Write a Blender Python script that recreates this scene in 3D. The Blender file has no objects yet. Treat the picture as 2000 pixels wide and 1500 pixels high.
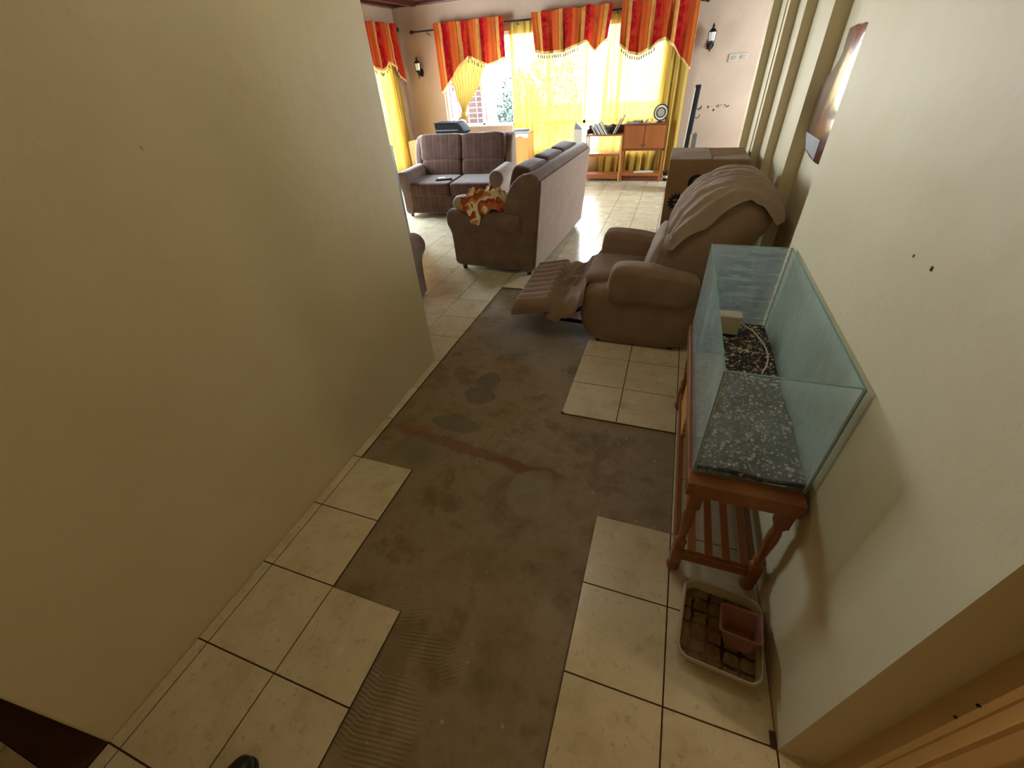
import bpy, bmesh, math, random
from mathutils import Vector, Matrix, noise
PI = math.pi
sc = bpy.context.scene
C = sc.collection

# ---------------------------------------------------------------- camera, world, exposure
cam_d = bpy.data.cameras.new('camera'); cam = bpy.data.objects.new('camera', cam_d); C.objects.link(cam)
cam_d.sensor_fit = 'HORIZONTAL'; cam_d.sensor_width = 36.0; cam_d.lens = 36.0 * 802.3 / 2000.0
cam_d.clip_start = 0.02; cam_d.clip_end = 200
yaw, pitch, roll = -0.3777, 0.6513, -0.0741
f = Vector((math.sin(yaw) * math.cos(pitch), math.cos(yaw) * math.cos(pitch), -math.sin(pitch)))
r = Vector((math.cos(yaw), -math.sin(yaw), 0)); u = r.cross(f)
r2 = r * math.cos(roll) + u * math.sin(roll); u2 = -r * math.sin(roll) + u * math.cos(roll)
m = Matrix((r2, u2, -f)).transposed().to_4x4(); m.translation = Vector((1.4168, 0.1287, 1.6791))
cam.matrix_world = m
sc.camera = cam
sc.view_settings.view_transform = 'Standard'; sc.view_settings.look = 'None'
sc.view_settings.exposure = 1.95; sc.view_settings.gamma = 1.0; sc.view_settings.use_curve_mapping = False
w = bpy.data.worlds.new('sky'); sc.world = w; w.use_nodes = True
bg = w.node_tree.nodes['Background']; bg.inputs[0].default_value = (0.80, 0.91, 1.0, 1); bg.inputs[1].default_value = 13.0
sc.cycles.max_bounces = 10; sc.cycles.diffuse_bounces = 6; sc.cycles.transparent_max_bounces = 16
sc.cycles.sample_clamp_indirect = 12.0
LAMP_POWER = 1.0
HALL_POWER = 2.6
SIDE_POWER = 2.6

def portal(loc, rot, sx, sy):
    d = bpy.data.lights.new('window_portal', 'AREA'); d.shape = 'RECTANGLE'; d.size = sx; d.size_y = sy; d.energy = 1
    d.cycles.is_portal = True
    o = bpy.data.objects.new('window_portal', d); C.objects.link(o); o.location = loc; o.rotation_euler = rot
portal((-1.0, 8.72, 1.31), (-PI / 2, 0, 0), 3.8, 1.85)
portal((-3.80, 6.75, 1.2), (PI / 2, 0, -PI / 2), 2.9, 2.2)
portal((4.12, 7.4, 1.5), (PI / 2, 0, PI / 2), 1.7, 1.3)

# ---------------------------------------------------------------- materials
def srgb(h):
    if isinstance(h, str):
        h = [int(h[i:i + 2], 16) / 255 for i in (0, 2, 4)]
    return tuple((c / 12.92 if c <= 0.04045 else ((c + 0.055) / 1.055) ** 2.4) for c in h) + (1,)

class MT:
    def __init__(s, name):
        s.m = bpy.data.materials.new(name); s.m.use_nodes = True; s.t = s.m.node_tree; s.n = s.t.nodes; s.l = s.t.links
        s.b = s.n['Principled BSDF']; s.out = s.n['Material Output']
    def N(s, t, **kw):
        n = s.n.new(t)
        for k, v in kw.items():
            if hasattr(n, k) and not isinstance(v, (tuple,)) and k not in n.inputs: setattr(n, k, v)
            elif k in n.inputs: n.inputs[k].default_value = v
        return n
    def L(s, a, b): s.l.new(a, b)
    def coord(s, kind='Object'): return s.N('ShaderNodeTexCoord').outputs[kind]
    def noise(s, scale, detail=4, rough=.6, vec=None, stretch=None):
        n = s.N('ShaderNodeTexNoise'); n.inputs['Scale'].default_value = scale; n.inputs['Detail'].default_value = detail
        n.inputs['Roughness'].default_value = rough
        v = vec if vec is not None else s.coord()
        if stretch:
            mp = s.N('ShaderNodeMapping'); mp.inputs['Scale'].default_value = stretch; s.L(v, mp.inputs[0]); v = mp.outputs[0]
        s.L(v, n.inputs['Vector']); return n.outputs['Fac']
    def ramp(s, fac, stops, interp='LINEAR'):
        n = s.N('ShaderNodeValToRGB'); cr = n.color_ramp; cr.interpolation = interp
        while len(cr.elements) < len(stops): cr.elements.new(0.5)
        for e, (p, c) in zip(cr.elements, stops): e.position = p; e.color = srgb(c) if isinstance(c, str) else c
        s.L(fac, n.inputs[0]); return n.outputs[0]
    def mix(s, fac, a, b, mode='MIX'):
        n = s.N('ShaderNodeMix'); n.data_type = 'RGBA'; n.blend_type = mode
        for inp, v in ((n.inputs['Factor'], fac), (n.inputs['A'], a), (n.inputs['B'], b)):
            pass
        fi = [i for i in n.inputs if i.name == 'Factor' and i.type == 'VALUE'][0]
        ai = [i for i in n.inputs if i.name == 'A' and i.type == 'RGBA'][0]
        bi = [i for i in n.inputs if i.name == 'B' and i.type == 'RGBA'][0]
        for i, v in ((fi, fac), (ai, a), (bi, b)):
            if isinstance(v, str): v = srgb(v)
            if hasattr(v, 'is_output') or hasattr(v, 'links'): s.L(v, i)
            else: i.default_value = v
        return [o for o in n.outputs if o.type == 'RGBA'][0]
    def math(s, op, a, b=None, c=None):
        n = s.N('ShaderNodeMath'); n.operation = op
        for i, v in enumerate((a, b, c)):
            if v is None: continue
            if hasattr(v, 'links'): s.L(v, n.inputs[i])
            else: n.inputs[i].default_value = v
        return n.outputs[0]
    def bump(s, h, strength=.3, dist=.01):
        n = s.N('ShaderNodeBump'); n.inputs['Strength'].default_value = strength; n.inputs['Distance'].default_value = dist
        s.L(h, n.inputs['Height']); s.L(n.outputs[0], s.b.inputs['Normal']); return n
    def base(s, c):
        if isinstance(c, str): s.b.inputs['Base Color'].default_value = srgb(c)
        elif hasattr(c, 'links'): s.L(c, s.b.inputs['Base Color'])
        else: s.b.inputs['Base Color'].default_value = c
    def set(s, **kw):
        for k, v in kw.items(): s.b.inputs[k.replace('_', ' ')].default_value = v
        return s

M = {}
def simple(name, col, rough=.6, metal=0., noise_amt=.12, scale=12., bump=0., spec=.5, coat=0.):
    t = MT(name); c = Vector(srgb(col)[:3])
    lo = tuple(c * (1 - noise_amt)) + (1,); hi = tuple(min(1, x * (1 + noise_amt)) for x in c) + (1,)
    nz = t.noise(scale); t.base(t.ramp(nz, [(.3, lo), (.7, hi)])); t.set(Roughness=rough, Metallic=metal)
    t.b.inputs['Specular IOR Level'].default_value = spec
    if coat: t.b.inputs['Coat Weight'].default_value = coat
    if bump: t.bump(t.noise(scale * 4), bump, .004)
    M[name] = t.m; return t

def wall_mat(name, c0, c1, rough=.55):
    t = MT(name)
    big = t.noise(1.3, 5, .65); fine = t.noise(9, 6, .7)
    col = t.ramp(big, [(.3, c0), (.7, c1)])
    spots = t.ramp(t.noise(26, 2, .4), [(.0, (0, 0, 0, 1)), (.80, (0, 0, 0, 1)), (.82, (1, 1, 1, 1))])
    col = t.mix(t.math('MULTIPLY', spots, .5), col, '6a563c')
    t.base(col); t.set(Roughness=rough)
    h = t.math('ADD', t.noise(5, 3, .5), t.math('MULTIPLY', fine, .35)); t.bump(h, .3, .02)
    M[name] = t.m
wall_mat('wall_paint', 'c8ba95', 'd2c6a3', .5)
wall_mat('wall_paint_room', 'a68c76', 'b29882', .6)

# floor tile
t = MT('floor_tile'); n1 = t.noise(5.5, 8, .68); n2 = t.noise(28, 5, .7)
col = t.ramp(n1, [(.28, 'b8a986'), (.45, 'cfc3a4'), (.6, 'd8cdb0'), (.78, 'c0b190')])
vein = t.ramp(n2, [(.36, (1, 1, 1, 1)), (.42, (0, 0, 0, 1))])
col = t.mix(t.math('MULTIPLY', vein, .35), col, '8f7c58')
t.base(col); t.set(Roughness=.24); t.b.inputs['Specular IOR Level'].default_value = .55
rr = t.ramp(t.noise(7, 4), [(.3, (.18,) * 3 + (1,)), (.75, (.30,) * 3 + (1,))]); t.L(rr, t.b.inputs['Roughness'])
M['floor_tile'] = t.m
simple('grout', '4a3620', .9, noise_amt=.3, scale=30)
# bare concrete screed
t = MT('screed'); v = t.coord()
n1 = t.noise(2.6, 8, .68); n2 = t.noise(14, 6, .7)
col = t.ramp(n1, [(.30, '665840'), (.42, '857352'), (.52, '95856a'), (.6, '7d6a4c'), (.72, '6c5d42')])
col = t.mix(t.math('MULTIPLY', n2, .3), col, '6a583e')
def blob(cx, cy, sx, sy, warp=.12, edge=.12, ang=0):
    mp = t.N('ShaderNodeMapping'); mp.vector_type = 'TEXTURE'
    mp.inputs['Location'].default_value = (cx, cy, 0); mp.inputs['Scale'].default_value = (sx, sy, 1); mp.inputs['Rotation'].default_value = (0, 0, ang)
    nz = t.N('ShaderNodeTexNoise'); nz.inputs['Scale'].default_value = 7; nz.inputs['Detail'].default_value = 5; t.L(v, nz.inputs['Vector'])
    vm = t.N('ShaderNodeVectorMath'); vm.operation = 'MULTIPLY_ADD'; t.L(nz.outputs['Color'], vm.inputs[0]); vm.inputs[1].default_value = (warp, warp, 0); t.L(v, vm.inputs[2])
    vs = t.N('ShaderNodeVectorMath'); vs.operation = 'SUBTRACT'; t.L(vm.outputs[0], vs.inputs[0]); vs.inputs[1].default_value = (warp / 2, warp / 2, 0)
    t.L(vs.outputs[0], mp.inputs[0])
    fl = t.N('ShaderNodeVectorMath'); fl.operation = 'MULTIPLY'; fl.inputs[1].default_value = (1, 1, 0); t.L(mp.outputs[0], fl.inputs[0])
    ln = t.N('ShaderNodeVectorMath'); ln.operation = 'LENGTH'; t.L(fl.outputs[0], ln.inputs[0])
    return t.ramp(ln.outputs['Value'], [(1 - edge, (1, 1, 1, 1)), (1.0, (0, 0, 0, 1))])
# damp dark patches, rusty streak, combed adhesive areas (their own shapes on the slab)
for args, c, a in (((.43, 2.18, .075, .10), '66604c', .8), ((.44, 2.02, .10, .085), '66604c', .8), ((.40, 1.72, .17, .09), '6a6450', .75),
                   ((.55, 1.55, .55, .045, .10, .3, -.08), '774e38', .7), ((.92, 1.50, .24, .05, .10, .3, -.1), '744834', .65), ((.16, 1.62, .17, .05, .12, .4), '80543a', .6),
                   ((.27, 1.46, .16, .10), '7a735c', .55), ((.98, 1.37, .12, .15), '92876a', .5), ((.62, .42, .16, .20), '76664c', .6),
                   ((.55, 2.9, .5, .45, .2, .5), '757060', .55)):
    col = t.mix(t.math('MULTIPLY', blob(*args), a), col, c)
h = t.math('MULTIPLY', n2, .5)
for (cx, cy, sx, sy, ang, wr) in ((.79, .33, .13, .15, 1.45, 9), (.66, .36, .09, .13, 1.75, 7), (.80, .57, .12, .06, 1.4, 6), (.93, .56, .07, .07, 1.0, 6), (.58, .99, .05, .06, 1.3, 5), (.76, .10, .10, .10, .35, 7), (.98, 1.35, .12, .15, .9, 7), (.43, .10, .08, .07, 1.5, 3), (.66, .66, .10, .06, 1.2, 7)):
    wv = t.N('ShaderNodeTexWave'); wv.inputs['Scale'].default_value = 24; wv.inputs['Distortion'].default_value = wr * .35; wv.inputs['Detail'].default_value = 1; wv.inputs['Detail Scale'].default_value = .25
    mp = t.N('ShaderNodeMapping'); mp.inputs['Rotation'].default_value = (0, 0, ang); t.L(v, mp.inputs[0]); t.L(mp.outputs[0], wv.inputs['Vector'])
    bl = blob(cx, cy, sx, sy, .06, .3)
    q_ = t.math('MULTIPLY', wv.outputs['Fac'], bl); h = t.math('ADD', h, t.math('MULTIPLY', q_, .9)); col = t.mix(t.math('MULTIPLY', q_, .28), col, 'a89c80')
vor = t.N('ShaderNodeTexVoronoi'); vor.inputs['Scale'].default_value = 17; t.L(v, vor.inputs['Vector'])
sp = t.ramp(vor.outputs['Distance'], [(.08, (1, 1, 1, 1)), (.12, (0, 0, 0, 1))])
msk = t.ramp(t.noise(2.3, 2), [(.40, (0, 0, 0, 1)), (.5, (1, 1, 1, 1))])
sel = t.ramp(vor.outputs['Color'], [(.5, (0, 0, 0, 1)), (.55, (1, 1, 1, 1))])
sp = t.math('MULTIPLY', t.math('MULTIPLY', sp, msk), sel)
col = t.mix(t.math('MULTIPLY', sp, .85), col, 'b9a988')
t.base(col); t.set(Roughness=.7)
rgh = t.ramp(t.noise(3.1, 5), [(.35, (.42,) * 3 + (1,)), (.65, (.8,) * 3 + (1,))]); t.L(rgh, t.b.inputs['Roughness'])
t.bump(h, .5, .006); M['screed'] = t.m

# fabrics
def fabric(name, c0, c1, stripe=None, sheen=.35, rough=.85, bump=.25, scale=9.):
    t = MT(name); nz = t.noise(scale, 5, .6); col = t.ramp(nz, [(.3, c0), (.7, c1)])
    if stripe:
        sx = t.N('ShaderNodeSeparateXYZ'); t.L(t.coord('Object'), sx.inputs[0])
        def line(o, per, wd, off=0):
            fr = t.math('FRACT', t.math('ADD', t.math('DIVIDE', o, per), off)); d = t.math('ABSOLUTE', t.math('SUBTRACT', fr, .5))
            return t.math('LESS_THAN', d, wd / 2)
        for ax, per, wd, off, c, a in stripe:
            col = t.mix(t.math('MULTIPLY', line(sx.outputs[ax], per, wd, off), a), col, c)
    t.base(col); t.set(Roughness=rough); t.b.inputs['Sheen Weight'].default_value = sheen; t.b.inputs['Sheen Roughness'].default_value = .4
    t.b.inputs['Specular IOR Level'].default_value = .25
    t.bump(t.math('ADD', t.noise(260, 2), t.math('MULTIPLY', t.noise(16, 3), 2)), bump, .003)
    M[name] = t.m
fabric('sofa_taupe', '6a5347', '7e6656')
fabric('sofa_plaid', '503427', '624336', [('X', .13, .10, 0, '74604f', .5), ('X', .26, .06, .3, '2c1c15', .5), ('Z', .15, .06, .2, '66523f', .25)])
fabric('sofa_back_lit', '8d7465', '9c8272', sheen=.3)  # same taupe cloth, made paler to paint in light on the rear
fabric('recliner_suede', '7f6852', '907760', sheen=.3, scale=5)
fabric('recliner_cover', '998472', 'a89484', sheen=.3, scale=5)
t = MT('throw_patch'); nzz = t.N('ShaderNodeTexNoise'); nzz.inputs['Scale'].default_value = 4.5; nzz.inputs['Detail'].default_value = 2; t.L(t.coord(), nzz.inputs['Vector'])
t.base(t.ramp(nzz.outputs['Fac'], [(0, '7c2a12'), (.36, 'a4481c'), (.42, 'c98a4a'), (.48, 'e0cfa4'), (.54, '9a3618'), (.60, 'b8622a'), (.66, 'e4d6b0'), (.72, '7c2a12')], 'CONSTANT')); t.set(Roughness=.85); M['throw_patch'] = t.m
fabric('cushion_cream', '9c8a66', 'b5a380')

def stripes_mat():
    t = MT('valance_stripe'); uv = t.N('ShaderNodeUVMap').outputs[0]; sx = t.N('ShaderNodeSeparateXYZ'); t.L(uv, sx.inputs[0])
    wob = t.noise(4, 2, .5); x = t.math('ADD', sx.outputs[0], t.math('MULTIPLY', wob, .06))
    fr = t.math('FRACT', x)
    col = t.ramp(fr, [(0, 'cc5528'), (.16, 'd07030'), (.27, '8a3416'), (.30, 'd89c50'), (.48, 'a81222'), (.70, 'c02c1e'), (.86, 'c64a26'), (.94, 'c86432')], 'CONSTANT')
    col = t.mix(t.ramp(t.noise(14, 5, .7), [(.45, (0, 0, 0, 1)), (.62, (.45,) * 3 + (1,))]), col, 'd4552e')
    df = t.N('ShaderNodeBsdfDiffuse'); tr = t.N('ShaderNodeBsdfTranslucent'); mx = t.N('ShaderNodeMixShader'); mx.inputs[0].default_value = .4
    t.L(col, df.inputs[0]); t.L(t.mix(1.0, col, (.10, .10, .10, 1), 'MULTIPLY'), tr.inputs[0]); t.L(df.outputs[0], mx.inputs[1]); t.L(tr.outputs[0], mx.inputs[2]); t.L(mx.outputs[0], t.out.inputs[0])
    M['valance_stripe'] = t.m
stripes_mat()
def sheer(name, c, transp, transl=.6, dens=.3):
    t = MT(name); col = t.ramp(t.noise(6, 3, .5, stretch=(3, 3, .3)), [(.3, c[0]), (.7, c[1])])
    df = t.N('ShaderNodeBsdfDiffuse'); tr = t.N('ShaderNodeBsdfTranslucent'); tp = t.N('ShaderNodeBsdfTransparent')
    mx = t.N('ShaderNodeMixShader'); mx.inputs[0].default_value = transl; m2 = t.N('ShaderNodeMixShader'); m2.inputs[0].default_value = transp
    t.L(col, df.inputs[0]); t.L(t.mix(1.0, col, (dens, dens, dens, 1), 'MULTIPLY'), tr.inputs[0]); t.L(df.outputs[0], mx.inputs[1]); t.L(tr.outputs[0], mx.inputs[2])
    t.L(mx.outputs[0], m2.inputs[1]); t.L(tp.outputs[0], m2.inputs[2]); tp.inputs[0].default_value = (1, .95, .75, 1)
    t.L(m2.outputs[0], t.out.inputs[0]); M[name] = t.m
sheer('curtain_yellow', ('ecbd56', 'f6cf6c'), .02, .6, .19)
sheer('curtain_tied', ('e2b85a', 'eecb72'), .0, .5, .14)
sheer('fringe', ('d8b46c', 'e6c985'), 0., .3)
def wood(name, c0, c1, rough=.4, scale=3., stretch=(1, 1, 12), coat=.2):
    t = MT(name); n = t.noise(scale, 6, .65, stretch=stretch); t.base(t.ramp(n, [(.3, c0), (.7, c1)])); t.set(Roughness=rough)
    t.b.inputs['Coat Weight'].default_value = coat; t.b.inputs['Coat Roughness'].default_value = .25; t.bump(n, .1, .003); M[name] = t.m
wood('stand_wood', '7c441c', '9a602c', .38, 9, (1, 1, .15))
wood('stand_rail_wood', '744018', '925824', .38, 9, (1, .12, 1))
wood('cabinet_wood', '8a4a1e', 'a8602a', .45, 5, (1, 1, .1))
wood('cabinet_dark', '6e3414', '85441c', .45, 5, (1, .1, 1))
wood('light_wood', 'c4863c', 'd69c50', .45, 5, (1, 1, .1))
wood('ceiling_wood', '3a160c', '4d2012', .35, 4, (.2, 3, 1), .3)
wood('plaque_wood', '4a1c12', '5d2618', .08, 4, (1, 1, .2), .9)
simple('casing_paint', 'cdae7c', .42, noise_amt=.06, scale=4, bump=.05)
simple('black_metal', '17130f', .45, .4, .2)
simple('black_plastic', '121314', .6, 0, .1)
simple('navy_metal', '151d22', .4, .6, .2)
simple('white_plastic', 'c9bfa9', .35, 0, .05)
simple('tray_rim', 'b8a98c', .35, 0, .06)
simple('pink_plastic', '93604e', .4, 0, .08)
simple('cream_plastic', 'c5b592', .4, 0, .05)
simple('paper', 'd9d2c2', .8, 0, .05)
simple('paper_grey', '8f8a86', .7, 0, .1)
simple('binder_grey', '6d6a6e', .6, 0, .15)
simple('binder_blue', '7f9a9c', .5, 0, .1)
simple('glass_white', 'e8e0cf', .3, 0, .02)
simple('maroon', '300302', .7, 0, .15, 3)
simple('white_bar', 'e8e4de', .5, 0, .03)
simple('blue_post', '6f9fc4', .5, 0, .05)
simple('outside_paving', '9a9284', .9, 0, .15, 2)
simple('leaf', '14301e', .6, 0, .4, 5)
simple('shoe_leather', '0e0b0a', .35, 0, .1)
simple('threshold', '4a2c16', .6, 0, .25, 5)
simple('switch_plate', 'a8957f', .5, 0, .05)
simple('foil_grey', '7c8088', .45, 0, .05)
simple('matte_black', '0f0f10', .8, 0, .1, spec=.1)
simple('slate', '2c2624', .5, 0, .1)
simple('jar_brown', '3a2018', .25, 0, .15)
# cardboard
t = MT('cardboard'); n = t.noise(3, 5); t.base(t.ramp(n, [(.3, '80603f'), (.7, '92704c')])); t.set(Roughness=.8)
t.bump(t.noise(60, 2, stretch=(1, 1, .1)), .1, .002); M['cardboard'] = t.m
t = MT('cardboard_top'); n = t.noise(7, 6, .7, stretch=(1, 6, 1)); t.base(t.ramp(n, [(.35, '8f7d6c'), (.6, 'a99888')])); t.set(Roughness=.75); M['cardboard_top'] = t.m
simple('box_ink', '15181c', .7, 0, .1)
# glass: clear sheet with film of lime scale
def glass(name, tint, dirt, rough=.03, streak=(1, 1, 1), dcol='d2e2e0', lo=.35, hi=.75):
    t = MT(name); tp = t.N('ShaderNodeBsdfTransparent'); tp.inputs[0].default_value = tint
    gl = t.N('ShaderNodeBsdfGlossy'); gl.inputs['Roughness'].default_value = rough
    lw = t.N('ShaderNodeLayerWeight'); lw.inputs[0].default_value = .5; fr_o = t.math('ADD', .03, t.math('MULTIPLY', t.math('POWER', lw.outputs['Facing'], 5), .8))
    m1 = t.N('ShaderNodeMixShader'); t.L(fr_o, m1.inputs[0]); t.L(tp.outputs[0], m1.inputs[1]); t.L(gl.outputs[0], m1.inputs[2])
    df = t.N('ShaderNodeBsdfDiffuse'); df.inputs[0].default_value = srgb(dcol); tl = t.N('ShaderNodeBsdfTranslucent'); tl.inputs[0].default_value = srgb(dcol)
    md = t.N('ShaderNodeMixShader'); md.inputs[0].default_value = .5; t.L(df.outputs[0], md.inputs[1]); t.L(tl.outputs[0], md.inputs[2])
    nz = t.noise(4, 7, .7, stretch=streak); fac = t.math('MULTIPLY', t.ramp(nz, [(lo, (.25,) * 3 + (1,)), (hi, (1, 1, 1, 1))]), dirt)
    m2 = t.N('ShaderNodeMixShader'); t.L(fac, m2.inputs[0]); t.L(m1.outputs[0], m2.inputs[1]); t.L(md.outputs[0], m2.inputs[2])
    t.L(m2.outputs[0], t.out.inputs[0]); M[name] = t.m
glass('tank_glass_side', (.95, .98, .98, 1), .45, streak=(1, 1, .6))
glass('tank_glass_end', (.95, .98, .97, 1), .5, streak=(1, 1, 9))
glass('tank_glass_near', (.96, .98, .97, 1), .28, streak=(1, 1, 1.5))
glass('tank_glass_wall', (.96, .99, .99, 1), .42, streak=(1, 1, .5), lo=.2, hi=.6)
glass('window_glass', (.97, .99, 1, 1), .01)
glass('clear_glass', (.93, .95, .93, 1), .12)
simple('glass_edge', '6d9a96', .15, 0, .1, 6)
t = MT('gravel'); vo = t.N('ShaderNodeTexVoronoi'); vo.inputs['Scale'].default_value = 85; t.L(t.coord(), vo.inputs['Vector'])
sc_ = t.N('ShaderNodeSeparateColor'); t.L(vo.outputs['Color'], sc_.inputs[0])
t.base(t.ramp(sc_.outputs[0], [(0, '1d130c'), (.35, '2c1e13'), (.6, '3d2b1c'), (.8, '55402a'), (.9, '8f7a5a'), (.96, 'c9bb9c')], 'CONSTANT')); t.set(Roughness=.7)
t.bump(vo.outputs['Distance'], .8, .01); M['gravel'] = t.m
t = MT('pebbles'); oi = t.noise(55, 1); t.base(t.ramp(oi, [(.35, '6a5338'), (.5, 'a8977a'), (.62, 'd2c6ac')])); t.set(Roughness=.6); M['pebbles'] = t.m
t = MT('tray_pattern'); v = t.coord('Object')
sx = t.N('ShaderNodeSeparateXYZ'); t.L(v, sx.inputs[0])
def ln(o, per, wd, off): return t.math('LESS_THAN', t.math('ABSOLUTE', t.math('SUBTRACT', t.math('FRACT', t.math('ADD', t.math('DIVIDE', o, per), off)), .5)), wd)
wx = t.math('ADD', sx.outputs[0], t.math('MULTIPLY', t.noise(30, 3), .02)); wy = t.math('ADD', sx.outputs[1], t.math('MULTIPLY', t.noise(24, 3), .02))
g = t.math('MAXIMUM', ln(wx, .055, .1, 0), ln(wy, .05, .1, .3)); g = t.math('MULTIPLY', g, t.ramp(t.noise(12, 3), [(.4, (0, 0, 0, 1)), (.55, (1, 1, 1, 1))]))
t.base(t.mix(g, t.ramp(t.noise(18, 6, .7), [(.3, '5c3f1c'), (.6, '806234'), (.75, '997c4c')]), '2e180a')); t.set(Roughness=.3); M['tray_pattern'] = t.m

# ---------------------------------------------------------------- helpers
def obj(name, bm, mat=None, parent=None, smooth=False, mods=None, loc=None, rot=None):
    me = bpy.data.meshes.new(name); bm.normal_update(); bm.to_mesh(me); bm.free()
    if mat is not None:
        for mm in (mat if isinstance(mat, (list, tuple)) else [mat]): me.materials.append(M[mm] if isinstance(mm, str) else mm)
    if smooth:
        for p in me.polygons: p.use_smooth = True
        try: me.set_sharp_from_angle(angle=math.radians(smooth if smooth > 1 else 50))
        except Exception: pass
    o = bpy.data.objects.new(name, me); C.objects.link(o)
    if parent: o.parent = parent
    if loc: o.location = loc
    if rot: o.rotation_euler = rot
    return o
def tag(o, label=None, cat=None, group=None, kind=None):
    if label: o['label'] = label
    if cat: o['category'] = cat
    if group: o['group'] = group
    if kind: o['kind'] = kind
    return o
def thing(name, label, cat, loc=(0, 0, 0), rz=0, group=None):
    o = bpy.data.objects.new(name, None); C.objects.link(o); o.location = loc; o.rotation_euler = (0, 0, rz); o.empty_display_size = .1
    return tag(o, label, cat, group)
def struct(name, bm, mat, parent=None, **k):
    o = obj(name, bm, mat, parent, **k)
    if not parent: o['kind'] = 'structure'
    return o
def copy_tree(o, parent=None):
    c = o.copy(); C.objects.link(c); c.parent = parent
    for ch in list(o.children): copy_tree(ch, c)
    return c
def T(bm, vs, mat): bmesh.ops.transform(bm, matrix=mat, verts=vs); return vs
def add_box(bm, x0, x1, y0, y1, z0, z1, bev=0, seg=2, mat=None):
    b2 = bmesh.new(); bmesh.ops.create_cube(b2, size=1)
    for v in b2.verts: v.co = Vector((x0 + (v.co.x + .5) * (x1 - x0), y0 + (v.co.y + .5) * (y1 - y0), z0 + (v.co.z + .5) * (z1 - z0)))
    if bev: bmesh.ops.bevel(b2, geom=b2.edges[:], offset=bev, segments=seg, affect='EDGES', profile=.5)
    return merge(bm, b2, mat)
def merge(bm, b2, mat=None):
    me = bpy.data.meshes.new('tmp'); 
    if mat is not None: bmesh.ops.transform(b2, matrix=mat, verts=b2.verts)
    b2.to_mesh(me); b2.free(); n = len(bm.verts); bm.from_mesh(me); bpy.data.meshes.remove(me)
    bm.verts.ensure_lookup_table(); return bm.verts[n:]
def box(x0, x1, y0, y1, z0, z1, bev=0, seg=2):
    bm = bmesh.new(); add_box(bm, x0, x1, y0, y1, z0, z1, bev, seg); return bm
def add_tube(bm, pts, rad, seg=8, closed=False):
    pts = [Vector(p) for p in pts]; rs = rad if isinstance(rad, (list, tuple)) else [rad] * len(pts)
    rings = []; n = len(pts); up = None
    for i, p in enumerate(pts):
        a = pts[max(0, i - 1)] if not closed else pts[i - 1]; b = pts[min(n - 1, i + 1)] if not closed else pts[(i + 1) % n]
        d = (b - a).normalized()
        if up is None: up = d.orthogonal().normalized()
        up = (up - d * up.dot(d))
        if up.length < 1e-5: up = d.orthogonal()
        up.normalize(); s = d.cross(up)
        rings.append([bm.verts.new(p + (up * math.cos(2 * PI * k / seg) + s * math.sin(2 * PI * k / seg)) * rs[i]) for k in range(seg)])
    m_ = n if closed else n - 1
    for i in range(m_):
        A = rings[i]; B = rings[(i + 1) % n]
        for k in range(seg): bm.faces.new((A[k], A[(k + 1) % seg], B[(k + 1) % seg], B[k]))
    if not closed:
        bm.faces.new(rings[0][::-1]); bm.faces.new(rings[-1])
def tube(pts, rad, seg=8, closed=False):
    bm = bmesh.new(); add_tube(bm, pts, rad, seg, closed); return bm
def add_lathe(bm, prof, seg=20, mat=None, cap=True):
    b2 = bmesh.new(); rings = []
    for (rr_, z) in prof: rings.append([b2.verts.new((rr_ * math.cos(2 * PI * k / seg), rr_ * math.sin(2 * PI * k / seg), z)) for k in range(seg)])
    for A, B in zip(rings, rings[1:]):
        for k in range(seg): b2.faces.new((A[k], A[(k + 1) % seg], B[(k + 1) % seg], B[k]))
    if cap and prof[0][0] > 1e-4: b2.faces.new(rings[0][::-1])
    if cap and prof[-1][0] > 1e-4: b2.faces.new(rings[-1])
    bmesh.ops.remove_doubles(b2, verts=b2.verts, dist=1e-5); merge(bm, b2, mat)
def lathe(prof, seg=20, mat=None, cap=True):
    bm = bmesh.new(); add_lathe(bm, prof, seg, mat, cap); return bm
def prism(poly, axis, a, b, bev=0, seg=3):
    """poly: 2-D points; axis 'Y': poly is (x,z) extruded y a..b ; 'X': (y,z); 'Z': (x,y)"""
    bm = bmesh.new()
    def P(p, t_):
        if axis == 'Y': return (p[0], t_, p[1])
        if axis == 'X': return (t_, p[0], p[1])
        return (p[0], p[1], t_)
    A = [bm.verts.new(P(p, a)) for p in poly]; B = [bm.verts.new(P(p, b)) for p in poly]
    n = len(poly); fa = bm.faces.new(A); fb = bm.faces.new(B[::-1])
    for i in range(n): bm.faces.new((A[i], B[i], B[(i + 1) % n], A[(i + 1) % n]))
    bmesh.ops.recalc_face_normals(bm, faces=bm.faces)
    if bev:
        es = [e for e in bm.edges if (fa in e.link_faces) or (fb in e.link_faces)]
        bmesh.ops.bevel(bm, geom=es, offset=bev, segments=seg, affect='EDGES', profile=.5, clamp_overlap=True)
    return bm
def smooth_poly(pts, n=2):
    for _ in range(n):
        out = []
        for i in range(len(pts)):
            a = Vector(pts[i]); b = Vector(pts[(i + 1) % len(pts)]); out += [tuple(a * .75 + b * .25), tuple(a * .25 + b * .75)]
        pts = out
    return pts
def spow(v, e): return math.copysign(abs(v) ** e, v)
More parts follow.
